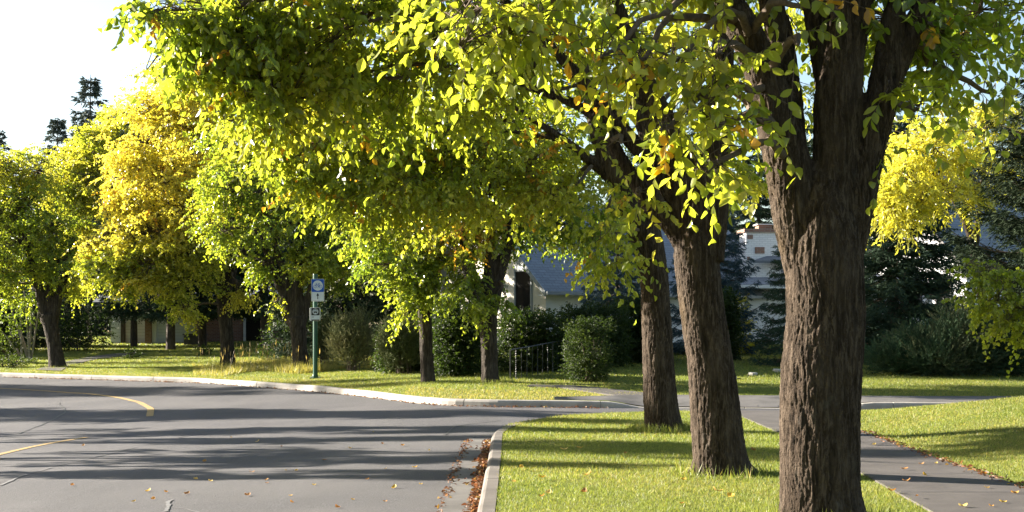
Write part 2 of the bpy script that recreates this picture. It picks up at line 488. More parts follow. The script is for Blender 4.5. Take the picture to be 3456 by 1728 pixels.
    def ribbon(name, left, right, mat, up=.018, n=60, joints=None):
        """paved ribbon draped on the terrain between two polylines, with edge faces"""
        def res(p):
            p = np.asarray(p, float); d = np.concatenate([[0], np.cumsum(np.linalg.norm(np.diff(p, axis=0), axis=1))])
            s = np.linspace(0, d[-1], n); return np.stack([np.interp(s, d, p[:, 0]), np.interp(s, d, p[:, 1])], 1)
        A, B = res(left), res(right); V = []
        for a, b in zip(A, B):
            row = [a + (b - a) * t for t in np.linspace(0, 1, 7)]
            V.append((*row[0], float(h_any(*row[0])) - .1))
            for r in row: V.append((*r, float(h_any(*r)) + up))
            V.append((*row[-1], float(h_any(*row[-1])) - .1))
        i = (np.arange(n - 1)[:, None] * 9 + np.arange(8)[None, :]).ravel()
        return tag(link(name, np_mesh(name, V, [np.stack([i, i + 9, i + 10, i + 1], 1)], False), mat), kind='structure')
    sl = lambda y: float(np.interp(y, [-6, 10.4, 13.4, 18.9, 22.3, 24], [2.25, 3.29, 3.50, 3.75, 3.83, 3.86]))
    sr = lambda y: float(np.interp(y, [-6, 10.4, 12.1, 14.4, 15.7, 19.1, 24], [3.6, 4.57, 4.65, 4.73, 4.79, 5.0, 5.2]))
    ribbon('sidewalk', [(sl(y), y) for y in np.linspace(-6, 23.86, 40)], [(sr(y), y) for y in np.linspace(-6, 23.86, 40)], M['walk'], n=140)
    jm = MB()
    for y in np.arange(1.2, 23.5, 1.5):
        z = float(h_near(sl(y), y)) + .0225; z2 = float(h_near(sr(y), y)) + .0225
        jm.add([(sl(y) + .01, y, z), (sr(y) - .01, y, z2), (sr(y) - .01, y + .014, z2), (sl(y) + .01, y + .014, z)], [(0, 1, 2, 3)])
    tag(jm.build('sidewalk_joint', M['seal']), kind='structure')
    # path across the far verge
    pl = [G(2200, 1346), G(2090, 1340), G(2000, 1327), G(1900, 1312), G(1780, 1306)]
    pr = [G(2260, 1336), G(2140, 1325), G(2030, 1312), G(1930, 1304), G(1790, 1301)]
    ribbon('far_path', [p[:2] for p in pl], [p[:2] for p in pr], M['walk'], .03, 40)
    pl = [G(205, 1254), G(240, 1232), G(330, 1213), G(420, 1202), G(500, 1196)]
    pr = [G(120, 1250), G(200, 1226), G(300, 1206), G(380, 1196), G(455, 1191)]
    ribbon('driveway', [p[:2] for p in pr], [p[:2] for p in pl], M['walk'], .03, 40)

    # markings and cracks, thin sheets on the asphalt
    def strip(name, pts, w, mat, z):
        pts = np.asarray(pts, float)
        d = np.concatenate([[0], np.cumsum(np.linalg.norm(np.diff(pts, axis=0), axis=1))])
        s = np.linspace(0, d[-1], max(12, int(d[-1] / .15)))
        q = np.stack([np.interp(s, d, pts[:, 0]), np.interp(s, d, pts[:, 1])], 1)
        for _ in range(6): q[1:-1] = (q[:-2] + q[2:] + 2 * q[1:-1]) / 4
        t = np.gradient(q, axis=0); t /= np.linalg.norm(t, axis=1)[:, None]
        n_ = np.stack([-t[:, 1], t[:, 0]], 1)
        ww = w if np.isscalar(w) else np.interp(np.linspace(0, 1, len(s)), np.linspace(0, 1, len(w)), w)
        ww = np.asarray(ww).reshape(-1, 1) / 2
        qa, qb = q + n_ * ww, q - n_ * ww
        V = np.concatenate([np.c_[qa, h_road(qa[:, 0], qa[:, 1]) + z + .003], np.c_[qb, h_road(qb[:, 0], qb[:, 1]) + z + .003]])
        i = np.arange(len(q) - 1)
        return tag(link(name, np_mesh(name, V, [np.stack([i, i + 1, i + 1 + len(q), i + len(q)], 1)]), mat), kind='structure')
    def R(px, py):
        ds = np.arange(8, 70, .02); x = ds * (px - CX) / F; z = CAMZ + ds * (HY - py) / F
        k = int(np.argmax(z < h_road(x, ds))); return (float(x[k]), float(ds[k]))
    strip('lane_marking', [R(-250, 1299), R(0, 1311), R(160, 1320), R(300, 1329), R(400, 1342), R(470, 1358), R(510, 1380), R(505, 1406)], .15, M['yellow'], .004)
    strip('lane_marking', [R(292, 1477), R(200, 1491), R(110, 1508), R(0, 1534), R(-150, 1576)], .14, M['yellow'], .004)
    rs = np.random.RandomState(8)
    def crack(pxs, w, mat):
        p = [R(*q) for q in pxs]; out = [p[0]]
        for a, b in zip(p[:-1], p[1:]):
            m = max(3, int(math.dist(a, b) / .25))
            for t in np.linspace(0, 1, m)[1:]:
                out.append((a[0] + (b[0] - a[0]) * t + rs.normal(0, .025), a[1] + (b[1] - a[1]) * t + rs.normal(0, .025)))
        strip('road_crack', out, rs.uniform(.4, 1.3, 14) * w, mat, .0045)
    crack([(0, 1640), (70, 1612), (165, 1580)], .05, M['oldseal'])
    crack([(165, 1578), (300, 1550), (460, 1510)], .035, M['seal'])
    crack([(600, 1478), (760, 1452), (880, 1442)], .04, M['seal'])
    crack([(0, 1478), (100, 1474)], .09, M['oldseal'])
    crack([(560, 1728), (575, 1700), (560, 1690)], .05, M['oldseal'])
    crack([(575, 1713), (660, 1728), (700, 1740)], .02, M['oldseal'])
    crack([(200, 1360), (225, 1392), (160, 1425), (60, 1465)], .05, M['seal'])
    crack([(700, 1392), (1000, 1388), (1500, 1381)], .05, M['oldseal'])
    crack([(1500, 1470), (1530, 1440), (1690, 1420)], .03, M['seal'])
    crack([(1495, 1728), (1540, 1620), (1580, 1500), (1592, 1475)], .03, M['seal'])
    # dark patch at the mouth of the side street
    pm = MB(); q = [R(1500, 1468), R(1540, 1442), R(1800, 1420), R(2100, 1405), R(2100, 1420), R(1800, 1445), R(1690, 1455), R(1668, 1468)]
    pm.add([(x, y, float(h_road(x, y)) + .004) for x, y in q], [tuple(range(len(q)))[::-1]])
    tag(pm.build('asphalt_patch', M['patch']), kind='structure')
    return sl, sr, R
sidewalk_left, sidewalk_right, R_road = build_ground()

# ------------------------------------------------------------------ tubes, trunks and foliage
def tube_np(Pts, Rad, sides):
    """Pts (B,K,3), Rad (B,K) -> verts, quads"""
    Pts = np.asarray(Pts, float); B, K, _ = Pts.shape
    T = np.gradient(Pts, axis=1); T /= np.linalg.norm(T, axis=2, keepdims=True) + 1e-9
    ref = np.broadcast_to(np.array([.37, .89, .13]), T.shape)
    U = np.cross(T, ref); U /= np.linalg.norm(U, axis=2, keepdims=True) + 1e-9
    W = np.cross(T, U)
    a = np.linspace(0, 2 * np.pi, sides, endpoint=False)
    V = Pts[:, :, None, :] + np.asarray(Rad)[:, :, None, None] * (U[:, :, None, :] * np.cos(a)[None, None, :, None] + W[:, :, None, :] * np.sin(a)[None, None, :, None])
    idx = np.arange(B * K * sides).reshape(B, K, sides)
    n0 = idx[:, :-1, :]; n1 = idx[:, 1:, :]
    Q = np.stack([n0, np.roll(n0, -1, 2), np.roll(n1, -1, 2), n1], -1).reshape(-1, 4)
    return V.reshape(-1, 3), Q

def smooth_line(p, n):
    """resample a polyline with Catmull-Rom interpolation; p rows may hold extra columns (radius)"""
    p = np.asarray(p, float)
    q = np.concatenate([[2 * p[0] - p[1]], p, [2 * p[-1] - p[-2]]])
    out = []
    for t in np.linspace(0, len(p) - 1 - 1e-6, n):
        i = int(t); f = t - i
        a, b, c, d = q[i], q[i + 1], q[i + 2], q[i + 3]
        out.append(.5 * (2 * b + (c - a) * f + (2 * a - 5 * b + 4 * c - d) * f * f + (3 * b - a - 3 * c + d) * f ** 3))
    return np.array(out)

def trunk_mesh(name, tubes, voxel, bark_amp, bark_f, seed=0, keep=None):
    """union of tapered tubes, displaced into furrowed bark; tubes: list of (n,4) arrays x,y,z,r (local)"""
    V, Q, n = [], [], 0
    for t in tubes:
        L = np.linalg.norm(np.diff(t[:, :3], axis=0), axis=1).sum()
        k = max(8, int(L / .12))
        s = smooth_line(t, k)
        s[:, 3] = np.maximum(s[:, 3], .006)
        v, q = tube_np(s[None, :, :3], s[None, :, 3], 20)
        c0, c1 = len(v), len(v) + 1
        v = np.concatenate([v, s[:1, :3], s[-1:, :3]])
        i = np.arange(20)
        tri0 = np.stack([np.full(20, c0), (i + 1) % 20, i], 1); e = len(v) - 2 - 20
        tri1 = np.stack([np.full(20, c1), e + i, e + (i + 1) % 20], 1)
        V.append(v); Q.append((q + n, np.concatenate([tri0, tri1]) + n)); n += len(v)
    me = np_mesh(name + '_raw', np.concatenate(V), [f for q in Q for f in q])
    tmp = bpy.data.objects.new('raw', me); COL.objects.link(tmp)
    md = tmp.modifiers.new('remesh', 'REMESH'); md.mode = 'VOXEL'; md.voxel_size = voxel; md.use_smooth_shade = True
    ms = tmp.modifiers.new('smooth', 'SMOOTH'); ms.factor = .5; ms.iterations = 6
    dg = bpy.context.evaluated_depsgraph_get(); dg.update()
    out = bpy.data.meshes.new_from_object(tmp.evaluated_get(dg))
    bpy.data.objects.remove(tmp); bpy.data.meshes.remove(me)
    out.name = name
    nv = len(out.vertices)
    co = np.empty(nv * 3, np.float32); out.vertices.foreach_get('co', co); co = co.reshape(-1, 3).astype(float)
    nr = np.empty(nv * 3, np.float32); out.vertices.foreach_get('normal', nr); nr = nr.reshape(-1, 3)
    # furrows: narrow grooves along the limb between long plates, with lumps
    w = np.stack([vnoise(co * [4, 4, 2.2], seed + 9), vnoise(co * [4, 4, 2.2] + 31, seed + 9)], 1)
    s = co * [bark_f, bark_f, bark_f * .13]; s[:, :2] += w * .75
    n1 = vnoise(s, seed); n2 = vnoise(s * [1.9, 1.9, 2.6] + 7, seed + 1); n3 = vnoise(s * [3.4, 3.4, 9] + 3, seed + 4)
    big = vnoise(co * [3.2, 3.2, 1.6], seed + 2)
    disp = bark_amp * (.35 - 1.0 * np.exp(-(n1 / .16) ** 2) - .75 * np.exp(-(n2 / .17) ** 2) - .45 * np.exp(-(n3 / .2) ** 2) + .3 * n3) + .012 * big * min(1, bark_amp / .01)
    co += nr * disp[:, None]
    out.vertices.foreach_set('co', co.astype(np.float32).ravel())
    out.polygons.foreach_set('use_smooth', np.ones(len(out.polygons), bool))
    out.update()
    return out

UP = np.array([0, 0, 1.0])
def nrm(a): return a / (np.linalg.norm(a, axis=-1, keepdims=True) + 1e-9)

def leaves_geo(Pos, Ax, Nm, Ln, Wd, Cl, shape, rng):
    """arrays of leaves -> verts, faces, colours"""
    n = len(Pos)
    Sd = np.cross(Ax, Nm)
    L = Ln[:, None]; W = Wd[:, None]
    if shape == 'ovate':                           # folded along the midrib, tip curling down: 6 verts, 2 quads
        fold = rng.uniform(.1, .5, (n, 1)) * W; curl = rng.uniform(.0, .3, (n, 1)) * L
        v = [Pos,
             Pos + Ax * L * .36 - Sd * W * .5 + Nm * fold,
             Pos + Ax * L * .74 - Sd * W * .36 + Nm * (fold * .7 - curl * .4),
             Pos + Ax * L - Nm * curl,
             Pos + Ax * L * .74 + Sd * W * .36 + Nm * (fold * .7 - curl * .4),
             Pos + Ax * L * .36 + Sd * W * .5 + Nm * fold]
        V = np.stack(v, 1).reshape(-1, 3); b = np.arange(n)[:, None] * 6
        Fc = np.concatenate([b + np.array([0, 1, 2, 3]), b + np.array([0, 3, 4, 5])])
        return V, Fc, np.repeat(Cl, 6, 0)
    if shape == 'elm':                             # curved midrib, raised sides, drawn-out tip: 11 verts
        fold = rng.uniform(.05, .42, (n, 1)) * W; curl = rng.uniform(-.05, .42, (n, 1)) * L; tw = rng.normal(0, .12, (n, 1)) * W
        mid = [Pos + Ax * L * t - Nm * curl * t * t for t in (0, .25, .52, .78, 1)]
        v = list(mid)
        for sgn in (-1, 1):
            for m_, ww, ff in ((1, .40, .8), (2, .5, 1), (3, .30, .6)):
                v.append(mid[m_] + Ax * L * .05 + Sd * W * ww * sgn + Nm * (fold * ff + tw * sgn))
        V = np.stack(v, 1).reshape(-1, 3); b = np.arange(n)[:, None] * 11
        tri = np.concatenate([b + np.array(t) for t in ((0, 1, 5), (3, 4, 7), (0, 8, 1), (3, 10, 4))])
        quad = np.concatenate([b + np.array(t) for t in ((1, 2, 6, 5), (2, 3, 7, 6), (1, 8, 9, 2), (2, 9, 10, 3))])
        return V, [tri, quad], np.repeat(Cl, 11, 0)
    if shape == 'diamond':
        v = [Pos, Pos + Ax * L * .45 - Sd * W * .5, Pos + Ax * L, Pos + Ax * L * .45 + Sd * W * .5 + Nm * W * .25]
        V = np.stack(v, 1).reshape(-1, 3); b = np.arange(n)[:, None] * 4
        return V, b + np.array([0, 1, 2, 3]), np.repeat(Cl, 4, 0)
    v = [Pos - Sd * W * .5, Pos + Sd * W * .5, Pos + Ax * L]      # blade
    V = np.stack(v, 1).reshape(-1, 3); b = np.arange(n)[:, None] * 3
    return V, b + np.array([0, 1, 2]), np.repeat(Cl, 3, 0)

def foliage(rng, S, D, L, droop, k, ln, wd, wt, colfn, shape):
    """leaves along twigs. S,D (n,3) starts and directions, L (n,), k leaves each; wt=(side,along,down,random,up-bias of the blade)"""
    n = len(S)
    t = (np.arange(k) + .6) / k
    tt = np.clip(t[None, :] + rng.uniform(-.5, .5, (n, k)) / k, .02, 1)
    Pos = S[:, None, :] + D[:, None, :] * (L[:, None] * tt)[:, :, None]
    Pos[:, :, 2] -= (droop * L)[:, None] * tt * tt
    Dk = np.repeat(D[:, None, :], k, 1).copy(); Dk[:, :, 2] -= 2 * droop * tt; Dk = nrm(Dk)
    roll = rng.normal(0, .5, (n, 1, 3)) * .6
    Sv = nrm(np.cross(Dk, UP + roll))
    sgn = np.where(np.arange(k) % 2 == 0, 1, -1)[None, :, None] * np.ones((n, 1, 1))
    Ax = nrm(Sv * sgn * wt[0] + Dk * wt[1] - UP * wt[2] + rng.normal(0, 1, (n, k, 3)) * wt[3])
    Nn = UP * wt[4] + rng.normal(0, .7, (n, k, 3))
    Nn = nrm(Nn - Ax * (Nn * Ax).sum(-1, keepdims=True))
    Pos, Ax, Nn = (a.reshape(-1, 3) for a in (Pos, Ax, Nn))
    m = len(Pos)
    Ln = ln * rng.uniform(.65, 1.25, m); Wd = wd * rng.uniform(.7, 1.2, m)
    Cl = colfn(rng, Pos, np.repeat(np.arange(n), k))
    return leaves_geo(Pos, Ax, Nn, Ln, Wd, Cl, shape, rng)

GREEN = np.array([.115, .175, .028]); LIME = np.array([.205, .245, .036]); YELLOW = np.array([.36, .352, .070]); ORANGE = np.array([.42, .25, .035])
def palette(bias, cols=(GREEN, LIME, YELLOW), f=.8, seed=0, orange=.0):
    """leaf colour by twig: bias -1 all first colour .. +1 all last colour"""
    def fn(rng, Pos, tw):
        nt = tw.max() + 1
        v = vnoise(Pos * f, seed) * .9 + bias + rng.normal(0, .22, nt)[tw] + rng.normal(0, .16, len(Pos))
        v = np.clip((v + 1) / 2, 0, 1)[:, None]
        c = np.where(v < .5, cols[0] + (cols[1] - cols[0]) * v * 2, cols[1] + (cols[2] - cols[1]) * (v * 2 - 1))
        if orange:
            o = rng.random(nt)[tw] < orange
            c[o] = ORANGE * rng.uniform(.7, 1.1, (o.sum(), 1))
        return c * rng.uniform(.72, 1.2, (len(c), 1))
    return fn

def ell_twigs(rng, ells, tl, shell=.35, out_w=.6, rnd=.75, down=.15, clump=0):
    S, D, L, E = [], [], [], []
    for j, (c, r, n) in enumerate(ells):
        r = np.array(r)
        if clump and n >= 12:
            m = max(4, n // clump)
            uc = nrm(rng.normal(0, 1, (m, 3))); cc = uc * rng.uniform(.25, 1.02, (m, 1)) ** .6
            w_ = rng.uniform(.4, 1.6, m); pick = rng.choice(m, n, p=w_ / w_.sum())
            q = cc[pick] + rng.normal(0, 1, (n, 3)) * np.array([.20, .20, .13])
            u = nrm(q * .8 + rng.normal(0, .35, (n, 3)))
            S.append(np.array(c) + q * r)
        else:
            u = nrm(rng.normal(0, 1, (n, 3)))
            rr = rng.uniform(shell, 1, (n, 1)) ** .7
            S.append(np.array(c) + u * rr * r)
        D.append(nrm(u * out_w + rng.normal(0, 1, (n, 3)) * rnd * [1, 1, .6] - UP * down))
        L.append(tl * rng.uniform(.6, 1.3, n)); E.append(np.full(n, j))
    return np.concatenate(S), np.concatenate(D), np.concatenate(L), np.concatenate(E)

def branches_geo(rng, ells, limbs, S, D, L, E, droop, r0, twig_r, sub=1.0, sides=5):
    """boughs from the limbs to each clump, and twigs on to every spray"""
    pts = np.concatenate([smooth_line(t, 24)[4:] for t in limbs])
    A, RA = [], []
    for c, r, n in ells:
        c = np.array(c)
        dd = np.linalg.norm(pts[:, :3] - c, axis=1) + np.maximum(0, pts[:, 2] - c[2] - .5) * .6
        a = pts[np.argmin(dd)]
        mid = (a[:3] + c) / 2 + [0, 0, .12 * np.linalg.norm(c - a[:3])] + rng.normal(0, .08, 3) * np.linalg.norm(c - a[:3])
        ln = smooth_line(np.array([a[:3], mid, c, c + (c - mid) * .15]), 12)
        ln[1:-1] += rng.normal(0, .02, (10, 3)) * np.linalg.norm(c - a[:3]) * .6
        rad = np.linspace(min(a[3] * .7, r0), twig_r * 1.5, 12)
        A.append(ln); RA.append(rad)
    V1, Q1 = tube_np(np.array(A), np.array(RA), sides + 1)
    pick = rng.random(len(S)) < sub
    Sp, Dp, Lp, Ep = S[pick], D[pick], L[pick], E[pick]
    A = np.array(A)
    st = A[Ep, rng.integers(5, 12, len(Ep))]
    mid = (st + Sp) / 2 + rng.normal(0, .06, Sp.shape) + [0, 0, .05]
    tip = Sp + Dp * Lp[:, None]; tip[:, 2] -= droop * Lp
    md2 = Sp + Dp * Lp[:, None] * .5; md2[:, 2] -= droop * Lp * .25
    ln = np.stack([st, mid, Sp, md2, tip], 1)
    rad = np.repeat(np.array([[2.2, 1.7, 1.2, .9, .4]]) * twig_r, len(ln), 0)
    V2, Q2 = tube_np(ln, rad, 3)
    return np.concatenate([V1, V2]), [Q1, Q2 + len(V1)]

def px_tubes(base, d, rows):
    """rows of (px, py, width_px[, depth offset]) at depth d -> local x,y,z,r"""
    out = []
    for t in rows:
        a = []
        for r in t:
            dd = d + (r[3] if len(r) > 3 else 0)
            p = P(r[0], r[1], dd)
            a.append((p.x - base.x, p.y - base.y, p.z - base.z, r[2] / 2 * dd / F))
        out.append(np.array(a))
    return out

def px_ells(base, ells, nscale=1.0):
    out = []
    for (px, py, d, rx, ry, rd, n) in ells:
        p = P(px, py, d)
        out.append(((p.x - base.x, p.y - base.y, p.z - base.z), (rx * d / F, rd, ry * d / F), max(3, int(n * nscale))))
    return out

def tree(name, base, label, cat, tubes, ells, seed, pal, leaf=(.09, .055), shape='ovate', k=9, tl=.5, voxel=.02, bark=(.012, 11), bark_mat='bark',
         droop=.35, twig_r=.0035, sub=1.0, wt=(.75, .5, .65, .3, .5), group=None, pals=None, r0=.04, leafmat='leaf', clump=12):
    rng = np.random.default_rng(seed)
    root = empty(name, base)
    tag(root, label, cat, group)
    link('trunk', trunk_mesh('trunk', tubes, voxel, bark[0], bark[1], seed), M[bark_mat], root)
    S, D, L, E = ell_twigs(rng, ells, tl, clump=clump)
    V, Q = branches_geo(rng, ells, tubes, S, D, L, E, droop, r0, twig_r, sub)
    link('branches', np_mesh('branches', V, Q, True), M['twig'], root)
    pals = pals or {}
    Vs, Fs, Cs, n = [], [], [], 0
    special = np.array([e in pals for e in E])
    groups = [(~special, pal)] + [(E == e, p) for e, p in pals.items()]
    for mask, pf in groups:
        if not mask.any(): continue
        v, f, c = foliage(rng, S[mask], D[mask], L[mask], droop, k, leaf[0], leaf[1], wt, pf, shape)
        Vs.append(v); Fs += [g + n for g in (f if isinstance(f, list) else [f])]; Cs.append(c); n += len(v)
    link('crown', np_mesh('crown', np.concatenate(Vs), Fs, shape == 'elm', np.concatenate(Cs)), M[leafmat], root)
    return root

# ------------------------------------------------------------------ the three near elms of the row
def rel(ells, d0): return [(a, b, d0 + c, rx, ry, rd, n) for (a, b, c, rx, ry, rd, n) in ells]
STREET = 'street elms along the verge'

def near_elms():
    b = Vector((2.32, 10.0, float(h_near(2.32, 10.0))))
    d = 10.0
    tubes = px_tubes(b, d, [
        [(2780, 1830, 350), (2776, 1770, 318), (2772, 1700, 282), (2768, 1610, 268), (2768, 1342, 270), (2775, 1208, 272), (2786, 1090, 262), (2786, 1000, 262), (2783, 900, 262), (2778, 800, 250), (2778, 700, 210), (2782, 600, 150), (2786, 520, 70)],
        [(2755, 1080, 110), (2730, 950, 140), (2708, 840, 158), (2688, 720, 166), (2664, 580, 160), (2632, 450, 150), (2602, 330, 135), (2566, 220, 125), (2505, 90, 112), (2440, -20, 102), (2330, -250, 88, -.3), (2150, -600, 60, -.6)],
        [(2665, 560, 130), (2648, 350, 116, .15), (2632, 130, 95, .25), (2600, 0, 82, .3), (2560, -300, 70, .6), (2480, -700, 50, 1)],
        [(2835, 480, 100, .12), (2800, 250, 105, .2), (2766, 80, 98, .25), (2735, -120, 86, .3), (2690, -600, 60, .5)],
        [(2800, 900, 190), (2812, 720, 176), (2820, 577, 160), (2824, 460, 158), (2832, 326, 162), (2858, 150, 134), (2878, 0, 134), (2900, -300, 110), (2930, -800, 80)],
        [(2840, 960, 110), (2858, 820, 134), (2880, 700, 142), (2908, 590, 128), (2938, 480, 114), (2962, 380, 116), (2984, 270, 104), (3004, 120, 82), (3026, 0, 72), (3060, -300, 62), (3120, -800, 45)],
        [(2975, 345, 80), (3020, 240, 80), (3068, 130, 76), (3118, 10, 70), (3220, -250, 58, .2), (3350, -600, 40, .5)],
        [(2700, 1690, 120), (2640, 1800, 60)], [(2850, 1690, 110), (2915, 1800, 60)]])
    ells = rel([
        (1590, 110, -.9, 150, 55, .35, 26), (1760, 80, -.8, 150, 80, .4, 24), (1640, 20, -.6, 220, 60, .5, 28), (2070, 165, -1.1, 50, 45, .25, 8),
        (2160, 205, -1.0, 110, 40, .25, 10), (2300, 185, -1.0, 140, 45, .3, 15), (2430, 175, -1.0, 100, 50, .3, 8), (2380, 320, -1.0, 130, 60, .3, 9),
        (2260, 430, -1.1, 90, 45, .25, 9), (2420, 420, -1.0, 110, 60, .25, 9), (2545, 370, -.8, 60, 60, .25, 3), (2590, 430, -.7, 40, 40, .15, 3), (2400, 560, -1.0, 60, 45, .2, 7),
        (2690, 150, -.8, 60, 50, .25, 3), (2450, -60, -.7, 260, 50, .5, 8), (2060, -50, -.5, 350, 60, .6, 34), (2720, 20, -.9, 70, 40, .3, 2),
        (3010, 60, .3, 190, 140, .6, 60), (3180, 180, .5, 150, 130, .5, 44), (3090, 370, .1, 60, 70, .25, 8), (2990, 330, -.2, 30, 40, .2, 4), (2975, 490, .2, 40, 50, .2, 5), (3310, 20, .8, 200, 140, .6, 50), (3330, 300, .6, 100, 40, .4, 8),
        (2150, -330, .3, 750, 170, 1.6, 420), (2750, -700, .2, 1000, 430, 2.0, 320), (3400, -350, .5, 500, 330, 1.5, 160)], d)
    yl = palette(.55, seed=3)
    lim = palette(-.05, seed=3, orange=.02)
    shade_pal = palette(-.55, seed=3, orange=.04)  # shade on the right and upper sprays, put into the leaf colour
    tree('street_elm', b, 'thickest elm beside the sidewalk, its furrowed trunk forking at head height into several limbs', 'tree', tubes, px_ells(b, ells), 11, lim,
         leaf=(.098, .060), shape='elm', k=9, tl=.42, voxel=.009, bark=(.0085, 23), clump=0, twig_r=.0032, group=STREET,
         pals={5: yl, 6: palette(.3, seed=4), 7: palette(.1, seed=4), 12: palette(.2, seed=4, orange=.1), 17: shade_pal, 18: shade_pal, 22: shade_pal, 23: shade_pal, 24: shade_pal, 25: shade_pal, 26: shade_pal})

    b = G(2432, 1598); d = b.y
    tubes = px_tubes(b, d, [
        [(2450, 1650, 270), (2440, 1600, 215), (2432, 1560, 190), (2424, 1490, 178), (2416, 1414, 172), (2398, 1228, 158), (2375, 1080, 150), (2357, 940, 150), (2350, 860, 152), (2344, 790, 132), (2336, 720, 96), (2326, 660, 50)],
        [(2365, 880, 130), (2338, 720, 122), (2300, 580, 112), (2252, 450, 104), (2200, 340, 88), (2150, 220, 74), (2090, 60, 62), (1990, -200, 50), (1850, -500, 34)],
        [(2380, 880, 130), (2396, 700, 124), (2404, 560, 110), (2420, 400, 92), (2440, 150, 75), (2450, -200, 60), (2470, -600, 40)],
        [(2345, 770, 70), (2296, 690, 72), (2248, 620, 66), (2198, 552, 60), (2110, 450, 54), (2036, 360, 48), (1945, 250, 42), (1800, 100, 36), (1600, -100, 28)],
        [(2320, 850, 72), (2270, 768, 66), (2200, 695, 58), (2146, 615, 52), (2092, 530, 46), (2045, 440, 40), (1960, 360, 34, .3), (1800, 300, 26, .6)],
        [(2470, 1560, 90), (2550, 1612, 50), (2600, 1630, 24)], [(2380, 1560, 90), (2345, 1615, 60)]])
    ells = rel([
        (570, 50, -.5, 90, 70, .6, 60), (680, 130, 0, 120, 110, .8, 90), (760, 230, 0, 120, 90, .7, 64), (640, 220, .3, 60, 55, .4, 20), (850, 90, 0, 180, 140, 1, 110), (900, 300, .2, 130, 100, .8, 74), (1000, 180, .5, 180, 150, 1, 105),
        (1130, 320, .6, 150, 100, .8, 80), (1200, 100, .5, 220, 150, 1.2, 120), (1350, 260, 1, 180, 130, 1, 95), (1500, 120, .8, 220, 150, 1.2, 120), (1650, 300, 1.2, 180, 120, 1, 120), (1800, 150, .8, 220, 140, 1.2, 90),
        (1950, 290, 1.0, 150, 80, .8, 16), (2100, 100, .9, 180, 110, .9, 40), (700, -40, -.2, 200, 90, 1, 60), (590, 170, .2, 40, 30, .3, 8), (830, 380, .3, 60, 35, .4, 20),
        (2150, 650, -.6, 60, 60, .25, 6), (2300, 480, -.4, 130, 60, .4, 5), (2100, 480, -.5, 110, 60, .4, 5), (2450, 600, .4, 100, 60, .5, 12),
        (1400, -180, .5, 800, 200, 2.2, 420), (2300, -500, .5, 700, 380, 2.4, 320), (1900, -650, .5, 800, 350, 2.4, 300), (2700, -100, 1, 300, 200, 1.3, 90)], d)
    g = palette(-.12, seed=5, orange=.015)
    tree('street_elm', b, 'elm with flared leaning trunk and two low parallel limbs, between the other verge elms', 'tree', tubes, px_ells(b, ells, 1.0), 21, g,
         leaf=(.10, .062), k=10, tl=.46, voxel=.011, bark=(.0085, 22), twig_r=.003, sub=.6, group=STREET,
         pals={19: palette(.1, seed=5, orange=.05), 21: palette(.5, seed=5)})

    b = G(2240, 1454); d = b.y
    tubes = px_tubes(b, d, [
        [(2250, 1500, 175), (2241, 1455, 138), (2234, 1400, 124), (2228, 1340, 116), (2222, 1228, 106), (2214, 1060, 100), (2210, 963, 98), (2192, 850, 106), (2172, 760, 110)],
        [(2165, 800, 84), (2110, 665, 74), (2055, 565, 62), (2022, 470, 55), (1995, 350, 48), (1960, 200, 42), (1900, 0, 35), (1820, -300, 25)],
        [(2185, 800, 84), (2206, 640, 72), (2192, 490, 62), (2150, 350, 55), (2110, 200, 45), (2080, 0, 38), (2050, -300, 28)],
        [(2075, 620, 44), (2030, 570, 42), (1985, 535, 37), (1895, 468, 30), (1810, 410, 24), (1728, 356, 18), (1640, 330, 12)],
        [(1905, 474, 22), (1825, 460, 18), (1728, 443, 15), (1600, 425, 10)]])
    ells = rel([
        (890, 460, -.4, 80, 60, .8, 50), (960, 560, 0, 90, 60, .8, 50), (1050, 500, 0, 140, 90, 1, 110), (1120, 610, .2, 130, 80, 1, 90), (1250, 540, .3, 170, 110, 1.2, 150), (1300, 680, .4, 140, 70, 1, 90), (1420, 600, .4, 170, 110, 1.2, 140),
        (1480, 690, .5, 120, 60, .9, 70), (1560, 520, .4, 180, 110, 1.2, 140), (1650, 640, .5, 150, 90, 1, 100), (1780, 560, .3, 160, 110, 1, 100), (1860, 670, .2, 110, 80, .8, 44), (1950, 620, -.2, 100, 80, .8, 22),
        (2040, 800, -.8, 50, 80, .4, 22), (2080, 900, -.8, 60, 70, .4, 24), (2050, 700, -.5, 80, 70, .5, 14), (1300, 400, .6, 260, 120, 1.5, 180), (1700, 400, .8, 260, 110, 1.5, 160), (1990, 420, .8, 180, 120, 1.2, 26),
        (2480, 610, .6, 130, 60, .6, 40), (2250, 620, .8, 130, 80, .8, 40), (2300, 300, 1, 200, 180, 1.3, 90), (1150, 440, .6, 180, 70, 1, 90), (2600, 250, 1, 180, 160, 1.2, 70),
        (1500, 150, 1.5, 700, 200, 2.4, 300), (2200, -200, 1, 600, 350, 2.5, 260), (3000, 150, 1.4, 260, 180, 1.5, 70)], d)
    tree('street_elm', b, 'thinnest of the three near verge elms, dark side limb reaching out over the road', 'tree', tubes, px_ells(b, ells, 1.05), 31, palette(-.1, seed=6, orange=.02),
         leaf=(.10, .062), k=10, tl=.5, voxel=.013, bark=(.008, 20), twig_r=.003, sub=.5, group=STREET,
         pals={19: palette(.6, seed=5), 12: palette(.3, seed=5), 7: palette(.2, seed=8)})
near_elms()

